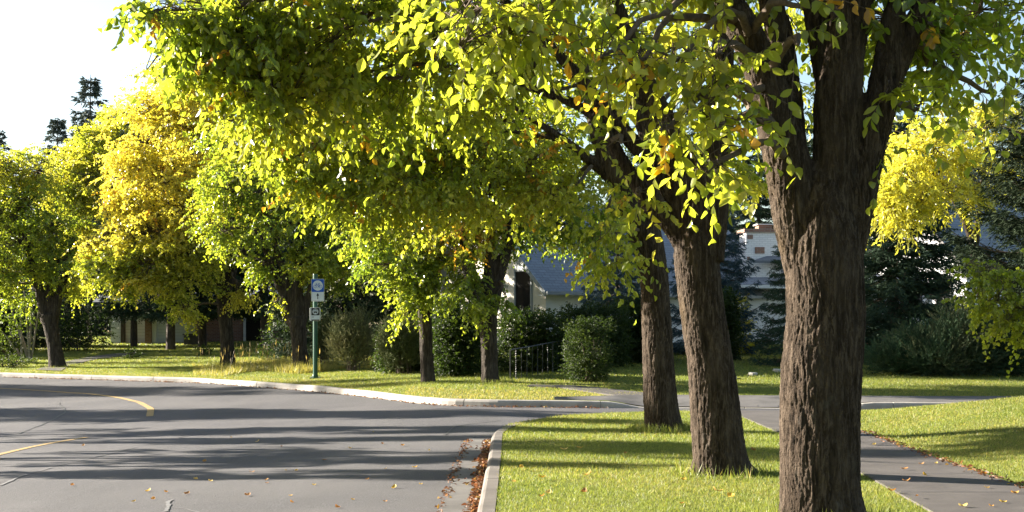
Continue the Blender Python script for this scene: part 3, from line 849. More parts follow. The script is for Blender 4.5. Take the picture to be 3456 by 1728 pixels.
# ------------------------------------------------------------------ elms on the far side of the bend
def far_elms():
    FW = (.75, .45, .55, .4, .4)
    def T(px, py, label, tubes, ells, seed, pal, pals=None, leaf=(.108, .07), ns=1.0, name='street_elm', group='street elms beyond the bend', tl=.55, d=None, k=14, bm='bark_far', vox=.035):
        b = G(px, py) if d is None else P(px, py, d)
        if d is not None: b.z = float(h_any(b.x, b.y))
        d = b.y
        return tree(name, b, label, 'tree', px_tubes(b, d, tubes), px_ells(b, rel(ells, d), ns), seed, pal, leaf=leaf, shape='diamond', k=k, tl=tl, voxel=vox, bark=(.012, 7),
                    bark_mat=bm, twig_r=.006, sub=.35, wt=FW, pals=pals, group=group, r0=.06)
    # behind the rounded shrub's left: trunk with orange-tinged leaves over it
    T(1655, 1290, 'elm in front of the grey roofed cream house, stout trunk wearing low leafy sprouts', [
        [(1657, 1310, 90), (1655, 1288, 70), (1653, 1250, 60), (1650, 1170, 58), (1646, 1080, 64), (1640, 1020, 78)],
        [(1625, 1050, 46), (1600, 950, 44), (1560, 850, 34), (1520, 740, 25), (1480, 600, 16)], [(1645, 1050, 50), (1650, 950, 44), (1655, 850, 38), (1660, 740, 32), (1665, 550, 22)],
        [(1660, 1050, 46), (1680, 950, 44), (1706, 850, 42), (1722, 760, 36), (1745, 640, 30), (1780, 480, 18)]], [
        (1580, 800, 0, 130, 60, 1, 110), (1560, 900, -.6, 60, 60, .5, 45), (1600, 990, -.7, 75, 55, .5, 55), (1700, 985, -.6, 25, 45, .3, 12), (1740, 730, .2, 150, 70, 1.2, 100), (1880, 740, .8, 150, 70, 1.3, 110), (1980, 800, 1, 90, 50, .9, 40),
        (1600, 720, .3, 170, 60, 1.2, 110), (1640, 590, .5, 300, 140, 2, 240), (1900, 680, 1, 200, 110, 1.6, 150), (1700, 400, .5, 400, 200, 2.5, 240), (1640, 1060, -.5, 40, 25, .3, 10)], 41, palette(-.5, seed=11),
        pals={0: palette(.35, seed=2, orange=.3), 7: palette(.4, seed=2, orange=.3), 1: palette(-.35, seed=1), 2: palette(-.35, seed=1), 5: palette(-.9, seed=1), 6: palette(-.6, seed=1)}, ns=1.5)  # right-hand clumps carry crown shade as darker green in the leaf colour
    T(1445, 1288, 'slim pale-edged elm before the dark hedge, first trunk beyond the side street', [
        [(1447, 1306, 72), (1445, 1286, 56), (1442, 1240, 48), (1439, 1160, 45), (1436, 1080, 46), (1432, 1010, 54)],
        [(1424, 1030, 34), (1410, 940, 30), (1385, 850, 22), (1360, 740, 15)], [(1440, 1040, 36), (1456, 960, 32), (1478, 880, 28), (1502, 780, 22), (1525, 660, 15)], [(1432, 1030, 30), (1440, 900, 24), (1445, 740, 18), (1440, 560, 12)]], [
        (1400, 790, 0, 130, 70, 1, 110), (1330, 890, -.5, 90, 50, .7, 80), (1400, 950, -.6, 80, 55, .6, 80), (1365, 1040, -.7, 45, 45, .4, 32), (1480, 890, -.2, 50, 50, .5, 26), (1470, 970, -.3, 22, 40, .3, 9),
        (1360, 690, .3, 180, 80, 1.2, 130), (1500, 700, .4, 120, 70, 1, 90), (1260, 810, -.2, 110, 70, .9, 90), (1400, 540, .5, 260, 120, 2, 180), (1400, 350, .5, 350, 180, 2.5, 180)], 42, palette(-.45, seed=12),
        pals={7: palette(.4, seed=2, orange=.25), 0: palette(.0, seed=2, orange=.08)}, ns=1.5)
    T(1015, 1251, 'many limbed elm directly behind the green sign post', [
        [(1018, 1272, 80), (1016, 1250, 62), (1012, 1190, 52), (1006, 1120, 56), (1000, 1070, 66)],
        [(982, 1090, 36), (962, 1010, 32), (938, 950, 30), (908, 880, 24), (885, 800, 16)], [(994, 1090, 32), (968, 960, 28), (935, 850, 22), (905, 740, 14)],
        [(1003, 1090, 38), (1006, 960, 36), (1012, 850, 28), (1020, 650, 20)], [(1018, 1100, 28), (1038, 1020, 26), (1058, 950, 22), (1085, 870, 18), (1110, 760, 12)]], [
        (800, 510, 0, 120, 90, 1.2, 110), (770, 640, -.3, 110, 110, 1.3, 140), (760, 770, -.3, 90, 70, 1, 80), (900, 620, 0, 140, 110, 1.5, 140), (960, 760, 0, 150, 90, 1.5, 140), (1080, 680, 0, 150, 110, 1.5, 140), (1150, 820, 0, 140, 80, 1.3, 120),
        (1060, 890, -.5, 110, 50, 1, 90), (900, 880, -.2, 80, 50, .8, 60), (1190, 890, .3, 130, 60, 1.1, 90), (1250, 720, .5, 150, 100, 1.5, 110), (960, 420, .5, 250, 120, 2, 150), (1180, 500, .5, 250, 140, 2, 130), (1000, 200, 1, 350, 180, 3, 130), (930, 1020, -.6, 35, 40, .4, 6), (1110, 960, .5, 60, 40, .6, 24)], 43, palette(-.45, seed=13), pals={7: palette(.1, seed=3), 14: palette(.1, seed=3, orange=.05), 9: palette(-.1, seed=3), 6: palette(-.3, seed=3)}, ns=1.9)
    T(770, 1238, 'big golden yellow autumn elm rising above the tall dry grass', [
        [(772, 1262, 76), (770, 1236, 58), (768, 1180, 48), (763, 1100, 46), (757, 1020, 54), (754, 950, 60)],
        [(742, 970, 34), (728, 880, 30), (708, 780, 24), (685, 620, 18), (660, 450, 12)], [(758, 970, 34), (770, 860, 30), (778, 760, 26), (780, 560, 20), (770, 380, 12)], [(770, 980, 30), (795, 890, 28), (832, 840, 24), (872, 770, 16), (900, 680, 10)]], [
        (610, 300, 0, 120, 80, 1.5, 110), (520, 380, -.3, 110, 80, 1.4, 100), (500, 480, -.5, 120, 90, 1.5, 120), (440, 590, -.5, 90, 90, 1.3, 100), (430, 700, -.4, 80, 70, 1.1, 80), (540, 600, -.8, 140, 120, 1.6, 150), (660, 450, -.5, 140, 130, 1.6, 150),
        (520, 770, -.8, 140, 90, 1.5, 130), (640, 700, -.8, 120, 110, 1.5, 130), (640, 850, -.9, 130, 80, 1.3, 120), (500, 880, -.8, 110, 60, 1.1, 80), (630, 940, -.9, 80, 45, .8, 70), (620, 1035, -.9, 55, 35, .6, 34), (720, 850, -.8, 60, 50, .8, 40), (410, 935, -1.2, 85, 40, .8, 60), (345, 880, -1.2, 60, 40, .7, 44), (480, 950, -1.2, 70, 40, .7, 44), (310, 820, -.8, 55, 45, .7, 30),
        (720, 330, 0, 150, 100, 1.6, 110), (800, 950, -.6, 35, 60, .4, 18), (700, 200, 1, 160, 90, 2, 70), (600, 230, .6, 70, 60, 1, 40), (770, 600, .6, 150, 150, 1.5, 110)], 44, palette(.62, cols=(LIME, YELLOW, np.array([.43, .395, .09])), seed=14, orange=.02), pals={10: palette(.0, seed=4), 11: palette(.25, seed=4), 12: palette(.2, seed=4), 14: palette(-.05, seed=4), 15: palette(-.05, seed=4), 13: palette(.3, seed=4), 9: palette(.45, seed=4)}, ns=2.7)
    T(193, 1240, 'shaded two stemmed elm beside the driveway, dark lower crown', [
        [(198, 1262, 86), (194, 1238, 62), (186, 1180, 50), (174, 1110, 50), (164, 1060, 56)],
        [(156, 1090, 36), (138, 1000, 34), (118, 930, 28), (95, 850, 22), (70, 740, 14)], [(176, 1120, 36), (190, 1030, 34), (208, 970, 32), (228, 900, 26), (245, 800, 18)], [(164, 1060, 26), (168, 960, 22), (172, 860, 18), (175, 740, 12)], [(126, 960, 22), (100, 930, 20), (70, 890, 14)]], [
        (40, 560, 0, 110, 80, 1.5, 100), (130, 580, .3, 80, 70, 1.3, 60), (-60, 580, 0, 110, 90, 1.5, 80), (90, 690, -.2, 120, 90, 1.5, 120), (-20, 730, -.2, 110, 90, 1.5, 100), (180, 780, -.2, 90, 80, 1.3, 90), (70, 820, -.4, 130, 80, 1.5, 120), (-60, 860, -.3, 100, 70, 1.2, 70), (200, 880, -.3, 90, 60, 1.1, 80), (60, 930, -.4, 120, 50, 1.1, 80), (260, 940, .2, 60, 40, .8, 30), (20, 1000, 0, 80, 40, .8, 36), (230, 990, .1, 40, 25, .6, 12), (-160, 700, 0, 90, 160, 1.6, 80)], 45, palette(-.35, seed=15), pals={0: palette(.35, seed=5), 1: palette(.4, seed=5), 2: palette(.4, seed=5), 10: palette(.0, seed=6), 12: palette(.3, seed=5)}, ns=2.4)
    T(306, 1190, 'slender stemmed yellow-green elm beyond the driveway, between the shaded and the golden elm', [
        [(308, 1182, 30), (306, 1165, 20), (303, 1120, 14), (296, 1060, 13), (306, 960, 16), (320, 800, 14), (330, 560, 10)], [(303, 1080, 9), (280, 1000, 9), (262, 880, 8)]], [
        (330, 480, 0, 100, 70, 1.5, 100), (420, 420, .4, 90, 70, 1.5, 80), (240, 560, 0, 80, 60, 1.3, 70), (190, 640, 0, 70, 60, 1.2, 60), (320, 600, -.4, 110, 90, 1.5, 120), (240, 700, -.4, 90, 70, 1.3, 90), (300, 760, -.5, 100, 80, 1.4, 100), (360, 830, -.5, 90, 60, 1.2, 70), (250, 830, -.4, 70, 50, 1, 40), (400, 600, -.2, 90, 110, 1.4, 80), (380, 960, -.4, 60, 35, .8, 26), (290, 940, 0, 60, 40, .8, 26)], 46, palette(.42, seed=16), ns=4.2, leaf=(.13, .085), group='street elms beyond the bend', d=71.0)
    # yellow small-leaved tree on the right
    T(3340, 1262, 'bright yellow narrow-leaved tree with drooping bare twigs behind the blue spruce and dark boughs', [
        [(3345, 1290, 50), (3340, 1255, 40), (3320, 1050, 34), (3290, 850, 30), (3230, 690, 24), (3140, 590, 16), (3060, 560, 9)], [(3290, 860, 24), (3310, 660, 20), (3330, 480, 14), (3330, 330, 8)]], [
        (3060, 600, -1.5, 90, 90, 1, 110), (3010, 690, -1.7, 50, 70, .6, 60), (3080, 720, -1.6, 45, 45, .5, 36), (3150, 500, -1, 120, 90, 1.2, 120), (3150, 640, -1.2, 80, 60, .9, 60), (3270, 590, -.8, 90, 110, 1.2, 90), (3320, 440, -.5, 120, 80, 1.2, 80), (3420, 520, 0, 80, 120, 1.2, 60), (3230, 400, -.6, 110, 60, 1, 50)], 47,
        palette(.62, cols=(LIME, np.array([.33, .345, .06]), np.array([.42, .415, .095])), seed=17), leaf=(.15, .055), ns=2.2, name='yellow_tree', group=None, d=36.5, k=12)
far_elms()
# ------------------------------------------------------------------ elms across the road, whose shadows stripe the asphalt
def opposite_elms():
    spots = OPPOSITE
    proto = None
    for i, (x, y, s, rz) in enumerate(spots):
        if proto is None:
            b = Vector((0, 0, 0))
            tubes = [np.array([(0, 0, -.2, .34), (0, 0, .1, .27), (.03, 0, 1, .21), (0, .03, 2.2, .2), (0, 0, 2.7, .22)]),
                     np.array([(0, .03, 2.3, .13), (.5, .3, 3.6, .11), (.9, .5, 5, .08), (1.2, .6, 6.8, .04)]), np.array([(0, 0, 2.3, .13), (-.5, .2, 3.7, .1), (-.9, .5, 5.2, .07), (-1.1, .6, 7, .04)]),
                     np.array([(0, 0, 2.4, .13), (.1, -.5, 3.8, .1), (.1, -.8, 5.5, .07), (0, -.9, 7.2, .04)])]
            ells = [((.9, .5, 4.6), (1.1, .7, .7), 150), ((-1.0, .4, 5.0), (1.1, .7, .8), 150), ((.1, -.5, 5.4), (1, .7, .8), 150), ((.3, .2, 6.4), (1.2, .8, .8), 180), ((-.6, -.2, 7.0), (1.0, .8, .7), 140), ((.8, -.2, 7.3), (.9, .7, .7), 120), ((1.2, -.5, 3.5), (.6, .5, .4), 18), ((-1.3, -.2, 3.7), (.6, .5, .4), 18)]
            proto = tree('street_elm', Vector((x, y, .12)), 'slender street elm on the opposite verge, its shadow falling across the asphalt', 'tree', tubes, ells, 61, palette(-.1, seed=20),
                         leaf=(.17, .12), shape='diamond', k=14, tl=.4, voxel=.05, bark=(.012, 7), bark_mat='bark_far', twig_r=.006, sub=.3, group='street elms on the opposite verge')
            o = proto
        else:
            o = copy_tree(proto)
        o.location = (x, y, float(h_any(x, y)) - .04)
        if x > 0: o['label'], o['group'] = 'unseen round crowned elm added to block sky light, nearer than the thickest trunk', 'unseen elms added to block sky light'
        o.rotation_euler = (0, 0, rz)
        o.scale = s if isinstance(s, tuple) else (s, s, s)
OPPOSITE = [(-14.7, 21.0, (.34, .34, .85), .3), (-15.2, 23.4, (.6, .6, 1.05), 1.2), (-16.6, 27.0, (.42, .42, 1.05), 2.2), (-18.4, 29.7, (.5, .5, 1.1), 3.6), (-23.0, 35.7, (.7, .7, 1.3), 4.4), (-29, 39.0, (.7, .7, 1.3), 5.1), (-41, 42.0, (.8, .8, 1.3), .9),
            (-14.6, 12.5, 1.2, 1.0), (-14.4, 5, 1.3, 4.0), (-14.5, -3, 1.3, 2.0), (2.3, -1.5, 1.6, .8), (2.2, -8, 1.5, 2.9), (2.2, -14, 1.5, 4.1), (11, -5, 1.5, 3.0), (19, 2, 1.4, .2)]  # unseen elms added to cut the sky light on trunks and road
opposite_elms()

# ------------------------------------------------------------------ conifers
BLUE = (np.array([.050, .085, .095]), np.array([.085, .125, .135])); DARK = (np.array([.022, .040, .022]), np.array([.045, .068, .035])); MIDG = (np.array([.03, .055, .034]), np.array([.06, .092, .06]))
def spruce_parts(seed, hgt, rad, z0, cols, whorls=26, per=7, nl=.16, nw=.03, dens=1.0, power=.85, droop=.28):
    """needle blades on drooping boughs: returns trunk, bough and needle meshes"""
    rng = np.random.default_rng(seed)
    tr = np.array([(0, 0, -.2, .016 * hgt + .05), (0, 0, .1, .014 * hgt + .04), (.02, 0, hgt * .5, .008 * hgt + .01), (0, 0, hgt, .01)])
    s = smooth_line(tr, 20); tv, tq = tube_np(s[None, :, :3], s[None, :, 3], 12)
    A, RA, S, D, L = [], [], [], [], []
    for w in range(whorls):
        f = (w + rng.uniform(-.3, .3)) / whorls
        z = z0 + (hgt - z0) * max(0, f) ** .92
        env = rad * max(.03, 1 - max(0, (z - z0) / (hgt - z0))) ** power
        n = per if f < .8 else max(4, per - 2)
        for j in range(n):
            a = 2 * math.pi * (j + rng.uniform(-.3, .3)) / n + w * 2.4
            ln = env * rng.uniform(.72, 1.12) + .08
            t = np.linspace(0, 1, 8)
            rise = -droop * ln * np.sin(t * 2.2) + .16 * ln * t ** 3 + (.55 * ln * t if f > .85 else 0)
            line = np.stack([np.cos(a) * ln * t, np.sin(a) * ln * t, z + rise], 1)
            A.append(line); RA.append(np.linspace(.012 + .012 * ln, .005, 8))
            m = max(5, int(ln * 13 * dens))
            tt = rng.uniform(.16, 1.0, m)
            p = np.stack([np.interp(tt, t, line[:, k]) for k in range(3)], 1)
            out = np.array([math.cos(a), math.sin(a), 0]); side = np.array([-math.sin(a), math.cos(a), 0])
            sg = rng.choice([-1, 1], m)[:, None]
            dd = nrm(out * rng.uniform(.5, 1.1, (m, 1)) + side * sg * rng.uniform(.3, 1.0, (m, 1)) + UP * rng.uniform(-.45, .15, (m, 1)))
            S.append(p); D.append(dd); L.append((.16 + .30 * ln * (1.08 - tt) * .8) * rng.uniform(.7, 1.3, m))
    S, D, L = np.concatenate(S), np.concatenate(D), np.concatenate(L)
    bv, bq = tube_np(np.array(A), np.array(RA), 4)
    def colfn(rng, Pos, tw):
        v = rng.random(tw.max() + 1)[tw][:, None] * .75 + rng.random((len(Pos), 1)) * .25
        return (cols[0] + (cols[1] - cols[0]) * v)
    v, f, c = foliage(rng, S, D, L, .18, 11, nl, nw, (.8, .85, .1, .32, .4), colfn, 'diamond')
    return (tv, tq), (bv, bq), (v, f, c)
SPRUCES = {}
def spruce(key, base, scale, rz, label, name='spruce_tree', group=None, sxy=1.0):
    if key not in SPRUCES:
        prm = dict(blue=dict(seed=71, hgt=8, rad=2.2, z0=.25, cols=BLUE, whorls=24, per=8, dens=1.5, nl=.17, nw=.034),
                   dark=dict(seed=72, hgt=12, rad=2.6, z0=.5, cols=DARK, whorls=32, per=8, dens=1.25, nl=.20, nw=.045),
                   trunked=dict(seed=73, hgt=13, rad=3.3, z0=2.5, cols=DARK, whorls=28, per=9, dens=1.2, nl=.20, nw=.045),
                   small=dict(seed=74, hgt=5, rad=1.35, z0=.15, cols=MIDG, whorls=20, per=8, dens=1.9, nl=.12, nw=.022),
                   big=dict(seed=75, hgt=8, rad=2.3, z0=.2, cols=MIDG, whorls=30, per=10, dens=2.3, nl=.15, nw=.028),
                   fartop=dict(seed=78, hgt=12, rad=3.2, z0=.5, cols=(np.array([.045, .062, .05]), np.array([.085, .105, .085])), whorls=34, per=7, dens=.8, nl=.26, nw=.06),  # paler needles put the sky glare round the far tops into the colour
                   near=dict(seed=76, hgt=11, rad=2.75, z0=3.0, cols=(np.array([.014, .024, .012]), np.array([.03, .044, .022])), whorls=30, per=11, dens=3.4, nl=.12, nw=.024, droop=.22))[key]
        (tv, tq), (bv, bq), (v, f, c) = spruce_parts(**prm)
        root = empty(name, base)
        link('trunk', np_mesh('trunk', tv, [tq], True), M['bark_spruce'], root)
        link('branches', np_mesh('branches', bv, [bq], True), M['twig'], root)
        link('crown', np_mesh('crown', v, [f], False, c), M['needle'], root)
        SPRUCES[key] = root
    else:
        root = copy_tree(SPRUCES[key])
        root.name = name
    root.location = base; root.rotation_euler = (0, 0, rz); root.scale = (scale * sxy, scale * sxy, scale)
    for k_ in ('label', 'category', 'group'):
        if k_ in root: del root[k_]
    tag(root, label, 'tree', group)
    return root
def light_blockers():  # unseen spruces added to stripe the road and darken the back lawn
    for x, y, s_, rz in ((-53, 55.5, 1.65, .4), (-47.5, 55, 1.45, 2.0), (-60, 51, 1.8, 3.1), (-38, 66, 1.0, .2), (-46, 67.5, 1.05, 1.4), (-55, 66, 1.1, 2.6), (-66, 60, 1.3, 5.0)):
        spruce('dark', Vector((x, y, float(h_any(x, y)))), s_, rz, 'unseen tall dark spruce added to cast shade, past the shaded two stemmed elm', group='unseen spruces added to cast shade', sxy=.8)
def at(px, d):
    x = d * (px - CX) / F
    return Vector((x, d, float(h_any(x, d)) - .03))
def conifers():
    FAR = 'conifers behind the street trees'
    spruce('big', at(3010, 41.5), 1.12, .4, 'broad blue-green spruce right of the thickest trunk, boughs down to the lawn', sxy=1.15)
    spruce('small', at(2665, 39.5), .88, 1.0, 'small dark spruce half hidden by the left edge of the thickest trunk')
    spruce('blue', at(2400, 45.5), .92, .2, 'blue spruce seen between the two thickest verge trunks beside the white chimney', name='blue_spruce')
    spruce('blue', at(2085, 43.0), .72, 2.0, 'low blue spruce at the cream house wall, left of the thin verge trunk', name='blue_spruce')
    spruce('near', at(3725, 26.0), 1.0, .5, 'tall dark spruce reaching in with heavy boughs over the blue roofed house')
    spruce('trunked', at(576, 62.0), 1.0, 0.0, 'bare trunked dark spruce standing before the white garage wall')
    spruce('trunked', at(452, 66.5), .93, 2.6, 'bluish tipped spruce overhanging the driveway end', sxy=.9)
    spruce('trunked', at(683, 64.0), .95, 1.3, 'dark spruce with a straight bare trunk beside the white window frame')
    spruce('trunked', at(893, 61.5), .95, 3.3, 'dark spruce with a straight bare trunk behind the multi limbed elm')
    spruce('dark', at(1161, 50.0), 1.1, .6, 'dense dark spruce rising behind the feathery olive shrubs', group=FAR)
    spruce('dark', at(1330, 54.5), 1.0, 1.9, 'dense dark spruce rising behind the slim pale-edged elm', group=FAR)
    spruce('fartop', at(305, 88.0), 1.44, 2.9, 'tall spruce whose narrow top stands above the yellow-green crowns against the white sky', group=FAR)
    spruce('fartop', at(195, 84.0), 1.16, 4.1, 'sparse spruce tip peeking over the crowns below and left of the tallest spruce top', group=FAR)
    spruce('fartop', at(-10, 86.0), 1.12, 5.1, 'dark spruce top at the picture edge above the shaded elm', group=FAR)
    spruce('fartop', at(650, 86.0), 1.55, 1.1, 'tall spruce behind the golden elm, only its tip above the leaves', group=FAR)
    for i, (px, d, s, lb) in enumerate([(1560, 78, 1.0, 'dark conifer behind the ridge of the cream house'), (1880, 76, 1.1, 'dark conifer behind the grey roof slope'), (2190, 66, 1.05, 'dark conifer behind the fork of the flared elm'), (2380, 72, 1.1, 'dark conifer behind the blue spruce at the chimney'), (2560, 66, .95, 'dark conifer directly behind the white chimney'), (2780, 68, 1.15, 'dark conifer hidden mostly by the thickest trunk'), (2990, 62, .95, 'dark conifer behind the broad blue-green spruce'), (3560, 70, 1.1, 'dark conifer behind the blue roofed house'), (880, 74, 1.15, 'dark conifer behind the brick house end'), (120, 67, .48, 'low dark conifer behind the pale stemmed shrub'), (-30, 63.5, .8, 'dark conifer behind the low flower bed at the picture edge'), (-180, 61.5, .85, 'dark conifer outside the shaded elm by the picture edge'), (230, 68, .40, 'low dark conifer in the gap between the shaded elm and the spruce overhanging the driveway'), (3300, 74, 1.0, 'dark conifer over the ridge of the blue roofed house')]):
        spruce('dark', at(px, d), s, i * 1.7, lb, group=FAR)
conifers()
light_blockers()

# ------------------------------------------------------------------ shrubs
def shrub(name, base, label, cat, ells, seed, cols, leaf, k=9, tl=.35, wt=(.7, .5, .3, .45, .4), droop=.1, shape='diamond', stems=7, stem_mat='twig', stem_r=.02, group=None, mat='shrub', spread=.4, out_w=.7, down=-.25, bias=0.0, shell=.25):
    rng = np.random.default_rng(seed)
    root = empty(name, base); tag(root, label, cat, group)
    S, D, L, E = ell_twigs(rng, ells, tl, shell, out_w, .6, down)
    okz = S[:, 2] > .03
    S, D, L = S[okz], D[okz], L[okz]
    v, f, c = foliage(rng, S, D, L, droop, k, leaf[0], leaf[1], wt, palette(bias, cols, 1.6, seed), shape)
    A = []
    for i in range(stems):
        e = ells[rng.integers(len(ells))]; a = rng.uniform(0, 6.28)
        st = np.array([math.cos(a), math.sin(a), 0]) * rng.uniform(.02, spread * .4)
        en = np.array(e[0]) + rng.normal(0, .3, 3) * np.array(e[1])
        st[:2] += np.array(e[0])[:2] * .5 * spread
        st[2] = -.05
        A.append(smooth_line(np.array([st, st * .4 + en * .6 + [0, 0, .1], en]), 8))
    tv, tq = tube_np(np.array(A), np.repeat(np.linspace(stem_r, stem_r * .35, 8)[None], len(A), 0), 5)
    link('stems', np_mesh('stems', tv, [tq], True), M[stem_mat], root)
    link('foliage', np_mesh('foliage', v, [f], False, c), M[mat], root)
    return root
def shrubs():
    DK = (np.array([.016, .032, .009]), np.array([.032, .055, .014]), np.array([.058, .082, .020])); OL = (np.array([.075, .095, .04]), np.array([.12, .135, .06]), np.array([.17, .16, .075]))
    JN = (np.array([.028, .06, .03]), np.array([.05, .085, .045]), np.array([.10, .105, .055])); YG = (np.array([.14, .17, .025]), np.array([.25, .26, .04]), np.array([.36, .33, .06]))
    SP = (.35, 1.0, -.25, .22, .3)                           # upright sprays
    def E(b, rows): return px_ells(b, rows)
    b = G(1985, 1288); d = b.y
    shrub('clipped_shrub', b, 'rounded clipped shrub standing alone on the lawn at the end of the railing', 'shrub', E(b, [(1985, 1180, d, 78, 80, .65, 800), (1985, 1240, d, 76, 50, .62, 480), (1960, 1115, d, 48, 34, .4, 170), (2020, 1110, d, 50, 34, .4, 170)]), 81, DK, (.045, .028), k=13, tl=.2, stems=9, shell=.5)
    for i, (px, py, hw, hh, lb, bias) in enumerate([(1190, 1252, 72, 92, 'tall feathery olive shrub tinted as sunlit beside the sign post', .35), (1355, 1262, 70, 88, 'dimmer feathery shrub between the olive one and the slim elm', -.4), (1098, 1240, 26, 70, 'narrow feathery shrub right behind the green sign post', -.1)]):  # bias paints sun into the first shrub's colour and dims the second
        b = G(px, py); d = b.y
        shrub('feathery_shrub', b, lb, 'shrub', E(b, [(px, py - hh * .8, d, hw, hh * .75, hw * .009, int(hw * 9)), (px + hw * .3, py - hh * 1.35, d, hw * .6, hh * .7, hw * .007, int(hw * 4.5)), (px - hw * .45, py - hh * 1.2, d, hw * .42, hh * .6, hw * .006, int(hw * 3.5))]), 82 + i, OL, (.10, .02), k=16, tl=.42, wt=SP, droop=-.12, stems=16, mat='needle', out_w=.35, down=-.75, bias=bias, group='feathery shrubs by the tall grass', spread=.6)
    for i, (x0, x1, py, top, lb) in enumerate([(1470, 1625, 1268, 1030, 'dark leafy hedge between the slim elm and the stouter elm'), (1690, 1900, 1252, 1060, 'dark shrub mass under the window of the cream house, behind the railing'), (1890, 2110, 1238, 1040, 'dark shrub mass along the pale house wall behind the rounded shrub'), (2070, 2230, 1225, 1000, 'dark shrub beyond the railing end, seen left of the thin verge trunk'), (2395, 2480, 1215, 975, 'dark shrub below the roof edge beside the flared trunk'), (1285, 1475, 1255, 1100, 'dark low bush filling in behind the dimmer feathery shrub')]):
        b = G((x0 + x1) / 2, py); d = b.y; w = (x1 - x0) / 2; h = py - top
        rows = []
        for q in (-.6, 0, .6):
            rows += [((x0 + x1) / 2 + q * w, py - h * .3, d, w * .5, h * .33, .7, 330), ((x0 + x1) / 2 + q * w, py - h * (.68 + .08 * math.sin(q * 9 + i)), d, w * .48, h * .3, .65, 330)]
        shrub('hedge_shrub', b, lb, 'shrub', E(b, rows), 90 + i, DK, (.075, .045), k=11, tl=.28, stems=12, bias=-.25, shell=.4, group='dark shrubs along the house fronts')
    b = G(2488, 1196); d = b.y
    shrub('sun_tinted_shrub', b, 'yellow-green leafy shrub with sunlight painted into its leaves, between the two thickest verge trunks', 'shrub', E(b, [(2490, 1110, d, 44, 75, .5, 150), (2480, 1040, d, 38, 40, .4, 60), (2500, 1165, d, 40, 30, .45, 60)]), 101, YG, (.09, .06), k=10, tl=.3, stems=8, bias=.4, mat='leaf')  # leaf colour brightened to stand in for sunlight
    for i, (px, py, hw, top, lb, bias) in enumerate([(3080, 1262, 130, 1120, 'low spreading juniper in front of the broad blue-green spruce', -.3), (3230, 1268, 140, 1050, 'taller brown-tinged juniper mound in the middle of the juniper bed', .3), (3420, 1266, 150, 1040, 'juniper mound under the overhanging leafy branch', -.1)]):
        b = G(px, py); d = b.y; h = py - top
        shrub('juniper', b, lb, 'shrub', E(b, [(px, py - h * .32, d, hw, h * .42, 1.0, int(hw * 7)), (px + hw * .2, py - h * .65, d, hw * .7, h * .38, .8, int(hw * 5)), (px - hw * .5, py - h * .25, d - .3, hw * .7, h * .25, .7, int(hw * 3.5))]), 110 + i, JN, (.10, .018), k=18, tl=.42, wt=SP, droop=-.05, stems=18, mat='needle', out_w=.75, down=-.5, bias=bias, group='junipers on the right-hand lawn')
    # left edge garden
    b = G(100, 1224); d = b.y
    shrub('pale_stemmed_shrub', b, 'open shrub with several pale slanting stems left of the two stemmed elm', 'shrub', E(b, [(60, 1060, d, 80, 50, .9, 70), (130, 1040, d, 60, 50, .8, 50), (20, 1120, d, 50, 40, .6, 34), (90, 980, d, 90, 40, .9, 50)]), 120, (GREEN * .6, GREEN, LIME), (.11, .07), k=9, tl=.45, stems=9, stem_mat='bark_pale', stem_r=.05, bias=-.95, spread=.5)
    b = G(52, 1222); d = b.y
    shrub('young_lilac', b, 'small bright yellow-green bush low beside the pale stems', 'shrub', E(b, [(52, 1180, d - .4, 26, 28, .35, 50), (5, 1170, d - .3, 24, 36, .35, 40)]), 121, DK, (.11, .08), k=8, tl=.3, stems=6, bias=1.0)
    b = G(20, 1240); d = b.y
    shrub('garden_perennial', b, 'low mixed flower bed plants at the picture edge by the kerb lawn', 'plant', E(b, [(5, 1222, d, 40, 12, .5, 90), (75, 1220, d, 50, 10, .5, 80)]), 122, DK, (.09, .03), k=9, tl=.25, stems=8, bias=.4)
    b = G(270, 1200); d = b.y + 4
    b = at(270, d)
    shrub('dark_yew', b, 'dark evergreen bush in deep shade beyond the driveway bend', 'shrub', E(b, [(240, 1120, d, 70, 70, 1.2, 260), (320, 1110, d, 60, 80, 1.2, 230), (200, 1090, d, 60, 60, 1, 160)]), 123, DK, (.09, .05), k=11, tl=.35, stems=8, bias=-.8, shell=.4)
    b = G(975, 1228); d = b.y + 3; b = at(975, d)
    shrub('dark_yew', b, 'dark evergreen bush behind the many limbed elm and the sign post', 'shrub', E(b, [(960, 1150, d, 70, 70, 1, 220), (1060, 1120, d, 70, 90, 1, 240), (1000, 1060, d, 80, 60, 1, 160)]), 124, DK, (.09, .05), k=11, tl=.35, stems=8, bias=-.7, shell=.4)
    for i, (px, py, lb) in enumerate([(445, 1208, 'flowering pot plant beside the brick pillar at the driveway end'), (690, 1200, 'pale leaved bedding plant at the foot of the low garden wall'), (900, 1222, 'low blue-green spreading plant by the bare conifer trunk')]):
        b = G(px, py); d = b.y
        shrub('garden_plant', b, lb, 'plant', E(b, [(px, py - 14, d, 20, 14, .3, 50)]), 130 + i, DK, (.10, .05), k=8, tl=.25, stems=5, group='small plants at the house fronts')
    # leafy branch coming in from the right: a small tree that stands just outside the view
    d = 17.5; x = d * (3830 - CX) / F; b = Vector((x, d, float(h_any(x, d))))
    p = lambda px, py, dd=0: np.array(P(px, py, d + dd)) - np.array(b)
